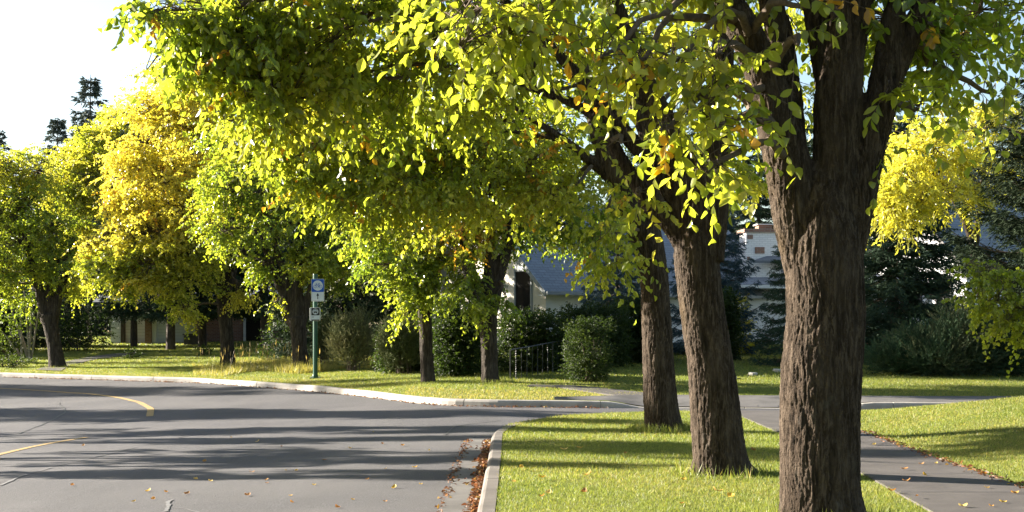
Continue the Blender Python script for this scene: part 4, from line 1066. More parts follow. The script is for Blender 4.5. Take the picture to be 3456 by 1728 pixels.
    tubes = [np.array([(0, 0, -.15, .08), (0, 0, .5, .06), (.02, 0, 1.2, .05), (.0, .05, 2.2, .035), (.1, 0, 3.4, .015)]),
             np.array([(*((0, 0, .9)), .03), (*p(3650, 1040), .022), (*p(3480, 1000), .016), (*p(3330, 960), .008)]), np.array([(0, 0, 1.2, .028), (*p(3600, 940), .02), (*p(3440, 900), .013), (*p(3300, 895), .006)]), np.array([(0, 0, .7, .025), (*p(3640, 1120), .018), (*p(3480, 1110), .01), (*p(3430, 1150), .006)])]
    ells = px_ells(b, rel([(3330, 925, 0, 70, 30, .35, 26), (3400, 960, 0, 80, 50, .4, 44), (3370, 1010, .1, 70, 45, .4, 40), (3300, 1000, -.1, 35, 30, .3, 10), (3440, 1040, 0, 70, 45, .4, 40), (3410, 1090, 0, 45, 35, .3, 18), (3440, 1150, 0, 25, 18, .2, 7), (3270, 890, 0, 35, 12, .2, 6), (3250, 1010, 0, 20, 10, .15, 3), (3560, 980, .2, 110, 110, .7, 80), (3700, 850, .4, 160, 150, .9, 110), (3850, 700, 0, 200, 160, 1, 90)], d))
    tree('small_tree', b, 'bright green leafy branch hanging into view over the juniper bed', 'tree', tubes, ells, 140, palette(-.55, seed=30), leaf=(.062, .055), k=10, tl=.3, voxel=.015, bark=(.002, 20), bark_mat='bark_far', twig_r=.002, sub=.8, r0=.02)
shrubs()
# ------------------------------------------------------------------ houses
def uv_roof(mb_name, quads, thick, mat, parent):
    """roof slabs: each quad (eave a, eave b, ridge b, ridge a); UV in metres so that the shingle courses run along the eave"""
    V, Fq, UV = [], [], []
    for q in quads:
        q = [Vector(p) for p in q]
        n = (q[1] - q[0]).cross(q[3] - q[0]).normalized()
        if n.z < 0: n = -n
        o = len(V)
        V += [tuple(p) for p in q] + [tuple(p - n * thick) for p in q]
        e = (q[1] - q[0]).normalized(); g = (q[3] - q[0]) - e * (q[3] - q[0]).dot(e); g.normalize()
        uv = [((p - q[0]).dot(e), (p - q[0]).dot(g)) for p in q]
        for f in ((0, 1, 2, 3), (7, 6, 5, 4), (0, 4, 5, 1), (1, 5, 6, 2), (2, 6, 7, 3), (3, 7, 4, 0)):
            Fq.append(tuple(i + o for i in f)); UV.append([uv[i % 4] for i in f])
    me = bpy.data.meshes.new(mb_name); me.from_pydata(V, [], Fq); me.update()
    ul = me.uv_layers.new(name='UVMap')
    ul.data.foreach_set('uv', np.array([c for f in UV for p in f for c in p], np.float32))
    return link(mb_name, me, M[mat], parent)
def window(parent, x0, x1, z0, z1, y, mat='trim', arch=0.0, grid=0, w=.07):
    """window in a wall facing -y at depth y: frame > pane, sill"""
    f = MB()
    f.box((x0 - w, y - .05, z0 - w), (x0, y + .02, z1 + w)); f.box((x1, y - .05, z0 - w), (x1 + w, y + .02, z1 + w))
    f.box((x0, y - .05, z1), (x1, y + .02, z1 + w)); f.box((x0, y - .05, z0 - w), (x1, y + .02, z0))
    for i in range(grid):
        xx = x0 + (x1 - x0) * (i + 1) / (grid + 1); f.box((xx - .02, y - .035, z0), (xx + .02, y + .01, z1))
    if arch:
        m = 12; c = (x0 + x1) / 2; r = (x1 - x0) / 2 + w
        f.prism_y([(c + r * math.cos(math.pi * i / m), z1 + w + .002 + arch * math.sin(math.pi * i / m)) for i in range(m + 1)], y - .045, y + .02)
    fo = f.build('window', M[mat], parent)
    MB().box((x0, y - .012, z0), (x1, y + .004, z1)).build('pane', M['glass'], fo)
    MB().box((x0 - w - .05, y - .10, z0 - w - .06), (x1 + w + .05, y + .02, z0 - w - .002)).build('sill', M[mat], fo)
    return fo
def gable_house(name, base, rz, Lx, Wy, eave, rise, wall, label, cat='house', over=.45, gable_wall=None, trim='trim', x_over=.35):
    """long wall along +x at y=0 (facing -y), gables at x=0 and x=Lx"""
    r = empty(name, base, rz); tag(r, label, cat)
    w = MB()
    w.add([(0, 0, -1), (Lx, 0, -1), (Lx, Wy, -1), (0, Wy, -1), (0, 0, eave), (Lx, 0, eave), (Lx, Wy, eave), (0, Wy, eave), (0, Wy / 2, eave + rise), (Lx, Wy / 2, eave + rise)],
          [(0, 1, 5, 4), (1, 2, 6, 9, 5), (2, 3, 7, 6), (3, 0, 4, 8, 7)])
    w.build('wall', M[wall], r)
    s = rise / (Wy / 2); dz = .06
    a = (-x_over, -over, eave - over * s + dz); b = (Lx + x_over, -over, eave - over * s + dz); c = (Lx + x_over, Wy / 2, eave + rise + dz); d = (-x_over, Wy / 2, eave + rise + dz)
    e = (Lx + x_over, Wy + over, eave - over * s + dz); f = (-x_over, Wy + over, eave - over * s + dz)
    roof = uv_roof('roof', [(a, b, c, d), (e, f, d, c)], .05, 'shingle', r)
    g = MB(); z = a[2]
    g.box((-x_over, -over - .13, z - .13), (Lx + x_over, -over - .003, z - .01))
    g.build('gutter', M[trim], r, bevel=.01)
    for x in (-x_over - .035, Lx + x_over + .003):
        for p, q in ((a, d), (f, d)):
            fs = MB()
            y0, z0, y1, z1 = p[1], p[2], q[1], q[2]
            fs.add([(x, y0, z0 - .20), (x + .032, y0, z0 - .20), (x + .032, y1, z1 - .20), (x, y1, z1 - .20), (x, y0, z0 + .005), (x + .032, y0, z0 + .005), (x + .032, y1, z1 + .005), (x, y1, z1 + .005)],
                   [(0, 3, 2, 1), (4, 5, 6, 7), (0, 1, 5, 4), (1, 2, 6, 5), (2, 3, 7, 6), (3, 0, 4, 7)])
            fs.build('bargeboard', M[trim if trim != 'trim' else 'greytrim'], r)
    MB().box((-x_over + .01, -over + .01, z - .15), (Lx + x_over - .01, -.004, z - .12)).build('soffit', M['trim'], r)
    return r
def side_frame(parent):
    """child frame for the gable at x=0: local x runs along the gable (from y=Wy to y=0), faces -y"""
    return Matrix.Rotation(math.radians(-90), 4, 'Z')
def houses():
    # cream house in the middle: corner at photo column 1842, gable towards the left
    d = 47.0; x = d * (1842 - CX) / F
    b = Vector((x, d, float(h_any(x, d)) - .1))
    ev = 1.6 + (1120 - 952) / F * d - b.z
    rz = math.radians(33)
    h = gable_house('cream_house', b, rz, 11, 8.4, ev, 3.3, 'stucco', 'cream stucco house with grey-blue shingle roof and an arched dark window', over=.5, trim='greytrim')
    for o in list(h.children):
        if o.name.startswith('wall'):
            o.data.materials.append(M['whitewall'])
            o.data.polygons[0].material_index = 1  # front wall gets a whiter colour that paints in its cool shade
    # arched window in the gable wall
    wf = window(None, -1.9, -.92, 1.25, 3.0, 0, 'greytrim', arch=.42, w=.09)
    wf.parent = h; wf.matrix_local = Matrix.Translation((-.003, 0, 0)) @ Matrix.Rotation(math.radians(-90), 4, 'Z')
    vt = MB().prism_y([(-5.0, ev + .9), (-3.4, ev + .9), (-4.2, ev + 1.55)], -.03, .02).build('gable_vent', M['soffit'], h)
    vt.matrix_local = Matrix.Translation((-.003, 0, 0)) @ Matrix.Rotation(math.radians(-90), 4, 'Z')
    # house with white chimney
    d = 52.0; x = d * (2360 - CX) / F
    b = Vector((x, d, float(h_any(x, d)) - .1)); zz = lambda py: 1.6 + (1120 - py) / F * d - b.z
    r = empty('chimney_house', b, math.radians(4)); tag(r, 'low house with light shingle roof and a white brick chimney capped in brown', 'house')
    MB().box((0, 0, -1), (9, 7, zz(985))).build('wall', M['whitewall'], r)
    e0, r0 = zz(962), zz(845)
    rf = uv_roof('roof', [((-.6, -.8, e0), (9.6, -.8, e0), (8.0, 3.4, r0), (-.6, 3.4, r0)), ((9.6, 7.6, e0), (-.6, 7.6, e0), (-.6, 3.4, r0), (8.0, 3.4, r0)), ((9.6, -.8, e0), (9.6, 7.6, e0), (8.0, 3.41, r0), (8.0, 3.4, r0))], .06, 'shingle', r)
    MB().box((-.6, -.94, e0 - .15), (9.6, -.803, e0 - .02)).build('gutter', M['trim'], r)
    cxm = d * (2578 - 2360) / F
    ch = MB().box((cxm - .62, .2, 1.5), (cxm + .75, 1.3, zz(782))).build('chimney', M['whitebrick'], r)
    ch.rotation_euler = (0, 0, 0)
    cc = MB(); cc.box((cxm - .70, .12, zz(782) + .002), (cxm + .83, 1.38, zz(770))).build('cap', M['brick'], ch)
    MB().box((cxm - .05, .45, zz(770) + .002), (cxm + .5, 1.0, zz(755))).build('flue', M['brick'], ch)
    MB().box((cxm - .12, .38, zz(755) + .002), (cxm + .57, 1.07, zz(751))).build('flue_lid', M['grey'], ch)
    for (px0, px1, y0, y1) in ((2529, 2548, 790, 804), (2555, 2588, 832, 854), (2528, 2538, 865, 876)):
        bp = MB(); bp.box((d * (px0 - 2360) / F, .195 - .02, zz(y1)), (d * (px1 - 2360) / F, .22, zz(y0)))
        bp.build('exposed_brick', M['brick'], ch)
    dm = MB(); dm.add([(cxm - .5, -.35, zz(880)), (cxm + 2.2, -.35, zz(880)), (cxm + 2.2, .15, zz(862)), (cxm + .2, .15, zz(862)), (cxm - .5, -.35, zz(888)), (cxm + 2.2, -.35, zz(888)), (cxm + 2.2, .15, zz(870)), (cxm + .2, .15, zz(870))], [(0, 1, 2, 3), (7, 6, 5, 4), (0, 4, 5, 1), (1, 5, 6, 2), (2, 6, 7, 3), (3, 7, 4, 0)])
    dm.build('porch_roof', M['shingle'], r)
    window(r, 5.6, 6.8, .9, 2.0, 0, 'trim', grid=1)
    # blue roofed house on the right, gable towards the left
    d = 48.0; x = d * (3262 - CX) / F
    b = Vector((x, d, float(h_any(x, d)) - .1))
    ev = 1.6 + (1120 - 880) / F * d - b.z
    h = gable_house('blue_roofed_house', b, math.radians(24), 12, 9.0, ev, 4.0, 'whitewall', 'white house with steep blue-grey shingle roof and dark bargeboard behind the spruce', over=.35, trim='fascia', x_over=.4)
    for (x0, x1, z0, z1) in ((-1.5, -.8, 1.6, 2.7), (-3.4, -2.4, 1.6, 2.7), (-5.0, -4.2, ev + .3, ev + 1.4)):
        wf = window(None, x0, x1, z0, z1, 0, 'fascia', grid=1)
        wf.parent = h; wf.matrix_local = Matrix.Translation((-.003, 0, 0)) @ Matrix.Rotation(math.radians(-90), 4, 'Z')
    window(h, 2.0, 3.6, 1.2, 2.5, 0, 'trim', grid=2)
    # house on the left behind the spruces
    d = 69.0
    X = lambda px: d * (px - CX) / F
    b = Vector((X(350), d, float(h_any(X(350), d)) - .05)); b.z = 1.6 - (1200 - 1120) / F * d
    Z = lambda py: 1.6 + (1120 - py) / F * d - b.z
    L = lambda px: X(px) - b.x
    r = empty('brick_house', b); tag(r, 'low white sided house with brown brick pillars and a white framed window under dark spruces', 'house')
    top = 2.75
    MB().box((L(350), 1.2, -.6), (L(505), 8, top)).build('side_wall', M['siding'], r)
    MB().box((L(505), .35, .18), (L(662), 8, top)).build('wall', M['siding'], r)
    MB().box((L(505), .30, -.6), (L(662), 8.01, .177)).build('plinth', M['walk'], r)
    MB().box((L(662), .0, -.6), (L(1010), 8, top)).build('brick_wall', M['brick'], r)
    for a, c in ((490, 511), (660, 682)):
        MB().box((L(a), -.06, -.6), (L(c), .296, top)).build('brick_pillar', M['brick'], r)
    MB().box((L(390), .9, -.6), (L(402), 1.15, top)).build('post', M['bark_spruce'], r)
    MB().box((L(511) + .003, .10, .2), (L(526), .346, top - .003)).build('corner_trim', M['trim'], r)
    MB().box((L(404), 1.12, -.6), (L(438), 1.197, .42)).build('hatch_frame', M['soffit'], r)
    MB().box((L(408), 1.09, -.6), (L(434), 1.118, .34)).build('hatch', M['black'], r)
    rf = uv_roof('roof', [((L(330), -.9, top), (L(1040), -.9, top), (L(1040), 4.2, top + 1.9), (L(330), 4.2, top + 1.9)), ((L(1040), 9, top), (L(330), 9, top), (L(330), 4.2, top + 1.9), (L(1040), 4.2, top + 1.9))], .08, 'shingle', r)
    window(r, L(830), L(905), .62, 2.2, 0, 'trim', w=.13)
    d2 = 66.5; b2 = Vector((d2 * (620 - CX) / F, d2, 0)); b2.z = float(h_any(b2.x, b2.y)) - .05
    g = MB(); g.box((0, 0, -.3), (d2 * 72 / F, .3, .55)); g.box((-.05, -.04, .553), (d2 * 72 / F + .05, .34, .62))
    o = g.build('garden_wall', M['walk'], None, bevel=.01); o.location = b2
    tag(o, 'low grey garden wall in front of the brick pillar', 'wall')
houses()

# ------------------------------------------------------------------ sign post, railing, cable, stones
def text_mesh(body, size, mat, name, parent, loc, depth=.0015):
    cu = bpy.data.curves.new(name, 'FONT'); cu.body = body; cu.size = size; cu.align_x = 'CENTER'; cu.align_y = 'CENTER'; cu.extrude = depth
    tmp = bpy.data.objects.new(name, cu); COL.objects.link(tmp)
    me = bpy.data.meshes.new_from_object(tmp.evaluated_get(bpy.context.evaluated_depsgraph_get()))
    bpy.data.objects.remove(tmp); bpy.data.curves.remove(cu)
    o = link(name, me, mat, parent); o.matrix_local = Matrix.Translation(loc) @ Matrix.Rotation(math.radians(90), 4, 'X')
    return o
def rounded(x0, x1, z0, z1, r, n=5):
    out = []
    for cx_, cz_, a0 in ((x1 - r, z1 - r, 0), (x0 + r, z1 - r, 90), (x0 + r, z0 + r, 180), (x1 - r, z0 + r, 270)):
        for i in range(n + 1):
            a = math.radians(a0 + 90 * i / n); out.append((cx_ + r * math.cos(a), cz_ + r * math.sin(a)))
    return out[::-1]
def disc(cx_, cz_, r, n=32): return [(cx_ + r * math.cos(-2 * math.pi * i / n), cz_ + r * math.sin(-2 * math.pi * i / n)) for i in range(n)]
def street_furniture():
    b = G(1064, 1277); d = b.y; m = d / F                     # metres per photo pixel at the post
    root = empty('sign_post', b); tag(root, 'green post on the verge with a blue bicycle sign above a bus stop box', 'sign post')
    Zp = lambda py: 1.6 + (1120 - py) * m - b.z
    p = MB(); r = 8.2 * m
    rot = [(r * math.cos(math.pi / 8 + math.pi / 4 * i), r * math.sin(math.pi / 8 + math.pi / 4 * i)) for i in range(8)]
    p.prism(rot, .02, Zp(925)).build('post', M['green'], root, bevel=.006)
    bp = MB(); bp.box((-.15, -.13, -.06), (.15, .13, .03)); bp.prism([(x * 1.3, y * 1.3) for x, y in rot], .032, .10)
    bpo = bp.build('base_plate', M['green'], root, bevel=.006)
    for sx in (-1, 1):
        for sy in (-1, 1):
            MB().tube((sx * .12, sy * .10, .03), (sx * .12, sy * .10, .055), .014).build('bolt', M['grey'], bpo)
    # route sign: px 1054..1097 x 942..1018
    x0, x1 = (1053 - 1065) * m, (1097 - 1065) * m
    yf = -r - .02
    pan = MB().prism_y(rounded(x0, x1, Zp(1017.5), Zp(941.5), .03), yf - .004, yf).build('route_sign', M['grey'], root)
    MB().prism_y(rounded(x0 + .012, x1 - .012, Zp(985.5), Zp(942.8), .022), yf - .0062, yf - .0042).build('blue_field', M['blue'], pan)
    MB().prism_y(rounded(x0 + .03, x1 - .02, Zp(1014), Zp(986.2), .006), yf - .0062, yf - .0042).build('white_field', M['white'], pan)
    c = ((x0 + x1) / 2, Zp(964)); R = 17.2 * m
    MB().prism_y(disc(*c, R), yf - .0084, yf - .0064).build('white_disc', M['white'], pan)
    bk = MB(); ya, yb = yf - .0106, yf - .0086
    s = m
    def bar(ax, az, bx, bz, w):
        a = Vector((c[0] + ax * s, 0, c[1] + az * s)); q = Vector((c[0] + bx * s, 0, c[1] + bz * s)); t = (q - a).normalized(); n = Vector((-t.z, 0, t.x)) * w * s / 2
        bk.prism_y([(v.x, v.z) for v in (a + n, q + n, q - n, a - n)], ya, yb)
    for wx in (-8.9, 8.9):
        n = 20
        for i in range(n):
            a0, a1 = 2 * math.pi * i / n, 2 * math.pi * (i + 1) / n
            pts = [(c[0] + (wx + rr * math.cos(a)) * s, c[1] + (-3.2 + rr * math.sin(a)) * s) for rr, a in ((5.6, a1), (5.6, a0), (4.4, a0), (4.4, a1))]
            bk.prism_y(pts, ya, yb)
    for q in ((-8.9, -3.2, -4.6, 5.6, 1.3), (-4.9, 4.4, 3.0, 4.4, 1.2), (-4.4, 3.4, 1.4, -3.2, 1.3), (1.4, -3.2, 4.6, 6.5, 1.2), (8.9, -3.2, 3.9, 4.0, 1.2), (1.4, -3.2, 8.9, -3.2, 1.2), (-6.4, 6.8, -3.2, 6.0, 1.3), (2.6, 6.8, 6.6, 6.8, 1.8), (-.2, -7.0, 2.2, -3.4, 1.0)): bar(*q)
    bk.build('bicycle_symbol', M['blue'], pan)
    ac = (x0 + x1) / 2
    MB().prism_y([(ac - 1.3 * m, Zp(1010)), (ac - 1.3 * m, Zp(999)), (ac - 4.6 * m, Zp(997.5)), (ac, Zp(989)), (ac + 4.6 * m, Zp(997.5)), (ac + 1.3 * m, Zp(999)), (ac + 1.3 * m, Zp(1010))], yf - .0084, yf - .0064).build('arrow', M['black'], pan)
    # bus stop box: px 1051..1085 x 1038..1084
    x0, x1 = (1050 - 1065) * m, (1084.5 - 1065) * m
    bx = MB().prism_y(rounded(x0, x1, Zp(1083.5), Zp(1038.5), .04), -r - .16, -r - .002).build('bus_stop_box', M['grey'], root, bevel=.008)
    yq = -r - .16
    MB().prism_y(rounded(x0 + 6 * m, x1 - 1 * m, Zp(1064.5), Zp(1039.8), .02), yq - .003, yq - .0005).build('black_field', M['black'], bx)
    MB().prism_y(rounded(x0 + 6 * m, x1 - 1 * m, Zp(1078), Zp(1065), .004), yq - .003, yq - .0005).build('white_field', M['white'], bx)
    MB().prism_y(rounded(x0 + 6 * m, x1 - 2 * m, Zp(1082.4), Zp(1079), .006), yq - .003, yq - .0005).build('text_strip', M['black'], bx)
    c2 = ((x0 + x1) / 2 + 2.4 * m, Zp(1052))
    MB().prism_y(disc(*c2, 9.8 * m), yq - .0055, yq - .0032).build('white_disc', M['white'], bx)
    bu = MB(); q = lambda ax, az: (c2[0] + ax * m, c2[1] + az * m)
    bu.prism_y([q(-6, 5), q(-6, 7), q(6, 7), q(6, 5)], yq - .008, yq - .0057)
    bu.prism_y([q(-6, -4), q(-6, 1.2), q(-2.6, .2), q(0, 1.0), q(2.6, .2), q(6, 1.2), q(6, -4)], yq - .008, yq - .0057)
    bu.prism_y([q(-5.6, -6.3), q(-5.6, -4), q(-3.2, -4), q(-3.2, -6.3)], yq - .008, yq - .0057); bu.prism_y([q(3.2, -6.3), q(3.2, -4), q(5.6, -4), q(5.6, -6.3)], yq - .008, yq - .0057)
    bu.prism_y([q(-6, 1), q(-6, 5), q(-5, 5), q(-5, 1)], yq - .008, yq - .0057); bu.prism_y([q(5, 1), q(5, 5), q(6, 5), q(6, 1)], yq - .008, yq - .0057)
    bu.build('bus_symbol', M['black'], bx)
    text_mesh('81', 6.5 * m, M['black'], 'route_number', bx, ((x0 + 12.5 * m), yq - .0045, Zp(1070.5)))

    # railing up the slope
    a, e = G(1722, 1287), G(2165, 1200)
    root = empty('stair_railing', a); tag(root, 'thin dark iron railing climbing the lawn behind the rounded shrub', 'railing')
    v = e - a; n = 30
    hh = lambda t: .80 + .12 * t
    pt = lambda t: Vector((v.x * t, v.y * t, float(h_any(a.x + v.x * t, a.y + v.y * t)) - a.z))
    rl = MB()
    for i in range(n): 
        p0, p1 = pt(i / n), pt((i + 1) / n)
        rl.tube(p0 + Vector((0, 0, hh(i / n))), p1 + Vector((0, 0, hh((i + 1) / n))), .016, n=6)
    rl.build('top_rail', M['iron'], root)
    for t in (0, 4 * 2 / n, 8 * 2 / n, 12 * 2 / n, 1):
        p0 = pt(t); MB().tube(p0 - Vector((0, 0, .1)), p0 + Vector((0, 0, hh(t))), .019, n=6).build('post', M['iron'], root)
    for i in range(1, n):
        if i % 8 == 0: continue
        p0 = pt(i / n); p1 = p0 + Vector((0, 0, hh(i / n)))
        mb = MB()
        if i % 2 == 0: mb.tube(p0 - Vector((0, 0, .04)), p1, .009, n=5)
        else:                                               # twisted square bar
            S = 40; ring = []
            for k in range(S + 1):
                c = p0.lerp(p1, k / S); a0 = k * .55
                ring += [(c.x + .014 * math.cos(a0 + q * math.pi / 2), c.y + .014 * math.sin(a0 + q * math.pi / 2), c.z) for q in range(4)]
            mb.add(ring, [(k * 4 + q, k * 4 + (q + 1) % 4, k * 4 + 4 + (q + 1) % 4, k * 4 + 4 + q) for k in range(S) for q in range(4)])
        mb.build('baluster', M['iron'], root)
    # overhead cable
    pts = [P(-500, 330, 50), P(0, 490, 50), P(280, 590, 50), P(460, 606, 50), P(700, 590, 50), P(1000, 520, 50)]
    ln = smooth_line(np.array([tuple(p) for p in pts]), 60); vv, qq = tube_np(ln[None], np.full((1, 60), .013), 6)
    tag(link('overhead_cable', np_mesh('overhead_cable', vv, [qq], True), M['wire']), 'thin black overhead cable sagging across the autumn crowns', 'cable')
    for i, (px, py, w, lb) in enumerate([(2540, 1266, 34, 'flat pale stone on the lawn, longest of the stones between the verge trunks'), (2622, 1254, 26, 'flat pale stone half behind the thickest trunk'), (2478, 1279, 14, 'small pale stone near the flared trunk')]):
        b = G(px, py); mm = b.y / F; rs = np.random.RandomState(i + 5)
        mb = MB(); n = 10
        poly = [(w / 2 * mm * math.cos(t) * rs.uniform(.8, 1.1), .3 * math.sin(t) * rs.uniform(.8, 1.1)) for t in [2 * math.pi * k / n for k in range(n)]]
        mb.prism(poly, -.05, .07)
        o = mb.build('flat_stone', M['stone'], None, bevel=.02); o.location = b
        tag(o, lb, 'stone', 'flat stones on the lawn')
street_furniture()

# ------------------------------------------------------------------ grass
def in_view(x, y, m=.8):
    return (np.abs(x) < y * .392 + m) & (y > 8)
def grass():
    rng = np.random.default_rng(200)
    SD = np.array([.105, .145, .030]); LT = np.array([.245, .265, .07]); DRY = np.array([.33, .285, .10])
    def blades(x, y, h, hl, w, dry, lean=.6, name='grass'):
        n = len(x)
        z = h(x, y)
        Pos = np.stack([x, y, z - .005], 1)
        ax = nrm(np.stack([rng.normal(0, lean, n), rng.normal(0, lean, n), np.ones(n)], 1))
        nm = nrm(np.stack([rng.normal(0, 1, n), rng.normal(0, 1, n), rng.normal(0, .3, n)], 1))
        nm = nrm(nm - ax * (nm * ax).sum(1, keepdims=True))
        t = np.clip(vnoise(np.stack([x, y, 0 * x], 1) * .7, 5) * .35 + .45 + rng.normal(0, .2, n), 0, 1)[:, None]
        c = SD + (LT - SD) * t
        dm = rng.random(n) < np.clip(dry + .26 * vnoise(np.stack([x, y, 0 * x], 1) * .45, 6), 0, 1)
        c[dm] = DRY * rng.uniform(.6, 1.15, (dm.sum(), 1))
        hl = hl * (1 + .45 * vnoise(np.stack([x, y, 0 * x], 1) * 1.6, 12))
        v, f, cc = leaves_geo(Pos, ax, nm, hl * rng.uniform(.5, 1.35, n), w * rng.uniform(.7, 1.3, n), c, 'blade', rng)
        return v, f, cc
    parts = []
    # near lawns, denser towards the camera
    for y0, y1, dens, hl, w in ((9.5, 13, 4200, .036, .0052), (13, 17, 2900, .038, .0065), (17, 24, 1700, .042, .009)):
        x0, x1 = -.13, 9.5
        n = int((x1 - x0) * (y1 - y0) * dens)
        x = rng.uniform(x0, x1, n); y = rng.uniform(y0, y1, n)
        sl = np.interp(y, [-6, 10.4, 13.4, 18.9, 22.3, 24], [2.25, 3.29, 3.50, 3.75, 3.83, 3.86]); sr = np.interp(y, [-6, 10.4, 12.1, 14.4, 15.7, 19.1, 24], [3.6, 4.57, 4.65, 4.73, 4.79, 5.0, 5.2])
        ok = in_view(x, y) & (y < y_n(x) - .15) & ((x < sl - rng.uniform(-.03, .02, n)) | (x > sr + rng.uniform(-.03, .02, n)))
        x, y = x[ok], y[ok]
        parts.append(blades(x, y, h_near, hl, w, .13 + .10 * np.exp(-(y_n(x) - y) / .8) + .08 * (x > 5)))
    # far lawns
    for u0, u1, dens, hl, w in ((0, 7, 800, .05, .013), (7, 18, 300, .06, .022), (18, 34, 90, .07, .04)):
        x = rng.uniform(-27, 19, int(46 * (u1 - u0) * dens)); y = y_k(x) + .16 + rng.uniform(u0, u1, len(x))
        ok = in_view(x, y, 1.5)
        strip = (x > 1.0) & (y < y_k(x) + .167 + 1.25 * sstep(.8, 3.2, x) + .02)
        x, y = x[ok & ~strip], y[ok & ~strip]
        u = y - y_k(x)
        dry = .12 + .55 * ((u < 2.6) & (x > -2.5) & (x < 3)) + .25 * ((u < 1.5) & (x < -4))
        parts.append(blades(x, y, h_far, hl, w, dry))
    # longer tufts round the trunks
    for cx_, cy_, r, n in ((2.14, 19.2, .42, 900), (2.1, 13.38, .45, 260), (-.57, float(G(1655, 1290).y), .6, 700), (float(G(193, 1240).x), float(G(193, 1240).y), .8, 420), (2.32, 10, .5, 500), (2.62, 19.25, .25, 500)):
        a = rng.uniform(0, 6.283, n); q = r * (.55 + .6 * rng.random(n))
        x, y = cx_ + q * np.cos(a), cy_ + q * np.sin(a)
        parts.append(blades(x, y, h_any, .13, .011, .08, .35))
    V, Fc, C, n = [], [], [], 0
    for v, f, c in parts:
        V.append(v); Fc.append(f + n); C.append(c); n += len(v)
    tag(link('grass', np_mesh('grass', np.concatenate(V), [np.concatenate(Fc)], False, np.concatenate(C)), M['blade']), 'short green lawn grass with dry straw patches', 'grass', kind='stuff')
    # tall dry grass round the sign post
    px = rng.uniform(650, 1400, 15000); py = 1274 + (px - 1000) * .012 - rng.random(15000) ** 1.3 * 36
    py = py + 6 * np.sin(px * .02)
    # turn photo columns into ground positions through depth bands
    dd = np.interp(py, [1225, 1285], [50.5, 40.5]); x = dd * (px - CX) / F; y = dd
    keep = (y > y_k(x) + 1.2) & (np.abs(x - float(G(1064, 1277).x)) + (y > float(G(1064, 1277).y)) * 3 > .25)
    x, y = x[keep], y[keep]; n = len(x)
    edge = np.clip((px[keep] - 640) / 200, .15, 1) * np.clip((1400 - px[keep]) / 160, .2, 1)
    hl = .16 + .22 * np.clip(vnoise(np.stack([x, y, 0 * x], 1) * .8, 9) + .5, 0, 1) * (px[keep] < 1180) + .06
    hl = hl * (.30 + .50 * edge)
    Pos = np.stack([x, y, h_any(x, y)], 1)
    ax = nrm(np.stack([rng.normal(.15, .35, n), rng.normal(0, .35, n), np.ones(n)], 1)); nm = nrm(rng.normal(0, 1, (n, 3)) * [1, 1, .2]); nm = nrm(nm - ax * (nm * ax).sum(1, keepdims=True))
    t = rng.random((n, 1)); c = np.array([.14, .17, .035]) * (1 - t) + np.array([.40, .33, .12]) * t
    v, f, cc = leaves_geo(Pos, ax, nm, hl * rng.uniform(.5, 1.3, n), np.full(n, .017), c, 'blade', rng)
    # seed heads
    m = 150; i = rng.integers(0, n, m)
    P2 = Pos[i]; ax2 = nrm(np.stack([rng.normal(.05, .1, m), rng.normal(0, .1, m), np.ones(m)], 1)); nm2 = nrm(np.cross(ax2, rng.normal(0, 1, (m, 3))))
    H = rng.uniform(.5, .85, m)
    v2, f2, c2 = leaves_geo(P2, ax2, nm2, H, np.full(m, .010), np.tile([.32, .26, .12], (m, 1)), 'blade', rng)
    v3, f3, c3 = leaves_geo(P2 + ax2 * (H * .82)[:, None], ax2, nm2, H * .3, np.full(m, .035), np.tile([.34, .25, .13], (m, 1)), 'diamond', rng)
    me = np_mesh('tall_grass', np.concatenate([v, v2, v3]), [np.concatenate([f, f2 + len(v)]), f3 + len(v) + len(v2)], False, np.concatenate([cc, c2, c3]))
    tag(link('tall_grass', me, M['blade']), 'tall dry seeding grass along the verge by the sign post', 'grass', kind='stuff')
grass()

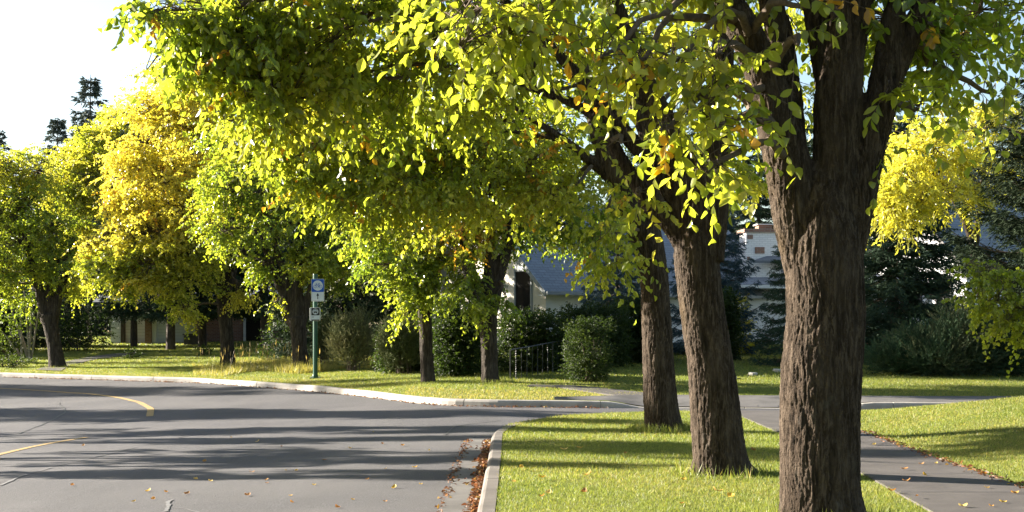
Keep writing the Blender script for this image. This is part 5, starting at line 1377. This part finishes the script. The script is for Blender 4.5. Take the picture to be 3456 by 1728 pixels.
# ------------------------------------------------------------------ fallen leaves
def fallen():
    rng = np.random.default_rng(300)
    cols = [(.50, .34, .06), (.42, .22, .05), (.30, .16, .06), (.55, .42, .14)]
    def one(seed, c):
        r = np.random.default_rng(seed); V, Fc = [], []
        n = 7
        for i in range(n + 1):
            t = i / n; w = .032 * math.sin(math.pi * min(1, t * .93 + .05)) ** .8
            curl = .02 * (t - .5) ** 2 * 4
            for s in (-1, 0, 1):
                V.append((s * w, (t - .5) * .095, .004 + curl + abs(s) * .010 * (1 + .5 * math.sin(seed + 5 * t))))
        for i in range(n):
            for j in range(2): q = i * 3 + j; Fc.append((q, q + 1, q + 4, q + 3))
        V.append((0, -.075, .012)); V.append((.003, -.075, .012)); Fc.append((1, len(V) - 2, len(V) - 1, 1)) if False else None
        return np_mesh('fallen_leaf', V, [np.array(Fc)], True, np.tile(c, (len(V), 1)))
    meshes = [one(i, cols[i % 4]) for i in range(8)]
    for me in meshes: me.materials.append(M['litter'])
    def put(x, y, z, label, group, i, s=1.0):
        o = bpy.data.objects.new('fallen_leaf', meshes[i % 8]); COL.objects.link(o)
        o.location = (x, y, z); o.rotation_euler = (rng.normal(0, .18), rng.normal(0, .18), rng.uniform(0, 6.28)); s *= rng.uniform(.45, .9); o.scale = (s, s, s)
        tag(o, label, 'leaf', group)
    # on the road: positions read off the photograph plus a loose scatter
    pts = [(450, 1696), (515, 1688), (850, 1596), (710, 1627), (500, 1660), (560, 1664), (630, 1670), (660, 1620), (980, 1676), (985, 1698), (835, 1675), (1000, 1591), (965, 1590), (900, 1622), (900, 1633), (1060, 1640), (1190, 1690), (1300, 1696), (1140, 1715), (1420, 1637), (1400, 1580), (1360, 1506), (1290, 1500), (1260, 1460), (1330, 1650), (1240, 1620), (950, 1508), (870, 1492), (780, 1478), (690, 1560), (1095, 1555), (1300, 1585), (1180, 1515), (280, 1506), (245, 1640), (1448, 1522)]
    for i, (px, py) in enumerate(pts):
        x, y = R_road(px, py); put(x, y, float(h_road(x, y)) + .006, 'single small fallen leaf lying on the grey asphalt', 'fallen leaves on the road', i)
    for i, (px, py) in enumerate([(1828, 1625), (1982, 1615), (1970, 1675), (1850, 1680), (2305, 1633), (2300, 1715), (2110, 1540), (1905, 1528), (1958, 1523), (1830, 1690), (2540, 1530), (2420, 1672), (2470, 1690), (3010, 1672), (3095, 1690), (1735, 1640), (1760, 1590)]):
        b = G(px, py); put(b.x, b.y, b.z + .035, 'single yellowed leaf fallen on the verge lawn', 'fallen leaves on the verge lawn', i, 1.1)
    for i, (px, py) in enumerate([(3330, 1655), (3425, 1674), (3060, 1632), (3250, 1721), (3120, 1611), (3320, 1606), (3052, 1592), (2950, 1508), (3385, 1705), (3345, 1718), (3110, 1574), (3160, 1572)]):
        b = G(px, py); put(b.x, b.y, b.z + .022, 'single curled leaf lying on the concrete sidewalk', 'fallen leaves on the sidewalk', i)
    # litter drifted into the gutter and along the sidewalk edge: nobody could count it
    V, Fc, C, n0 = [], [], [], 0
    def add(x, y, z, size):
        nonlocal n0
        n = len(x)
        Pos = np.stack([x, y, z], 1); ax = nrm(np.stack([rng.normal(0, 1, n), rng.normal(0, 1, n), rng.normal(0, .3, n)], 1)); nm = nrm(np.stack([rng.normal(0, .5, n), rng.normal(0, .5, n), np.ones(n)], 1)); nm = nrm(nm - ax * (nm * ax).sum(1, keepdims=True))
        cl = np.array([(.26, .11, .055), (.19, .10, .055), (.36, .20, .10), (.11, .075, .05), (.45, .30, .08)])[rng.choice(5, n, p=[.30, .30, .16, .18, .06])] * rng.uniform(.5, 1.0, (n, 1))
        v, f, c = leaves_geo(Pos, ax, nm, size * rng.uniform(.6, 1.3, n), size * .6 * rng.uniform(.6, 1.2, n), cl, 'ovate', rng)
        V.append(v); Fc.append(f + n0); C.append(c); n0 += len(v)
    n = 1200; y = 10.5 + 9 * rng.random(n) ** 1.2; pile = np.clip(vnoise(np.stack([y * 1.1, 0 * y, 0 * y], 1), 3) * .6 + .7, .15, 1)
    xx = -.315 - np.abs(rng.normal(0, .066, n)) * pile; add(xx, y, .014 + np.maximum(h_road(xx, y), -.02) * 0 + np.abs(rng.normal(0, .014, n)), .055)
    n = 260; y = 10.5 + 9.2 * rng.random(n); xx = -.645 + rng.normal(0, .03, n); add(xx, y, .012 + .008 * rng.random(n), .04)
    n = 360; y = rng.uniform(11.5, 19, n); sr = np.interp(y, [-6, 10.4, 12.1, 14.4, 15.7, 19.1, 24], [3.6, 4.57, 4.65, 4.73, 4.79, 5.0, 5.2]); x = sr + rng.normal(-.02, .05, n)
    add(x, y, h_near(x, y) + .022 + .01 * rng.random(n), .045)
    n = 900; x = rng.uniform(-18, 2, n); y = y_k(x) - .03 - np.abs(rng.normal(0, .10, n)); add(x, y, h_road(x, y) + .006 + .012 * rng.random(n), .06)
    tag(link('leaf_litter', np_mesh('leaf_litter', np.concatenate(V), [np.concatenate(Fc)], False, np.concatenate(C)), M['litter']), 'brown leaf litter drifted into the gutter and path edges', 'leaf litter', kind='stuff')
fallen()
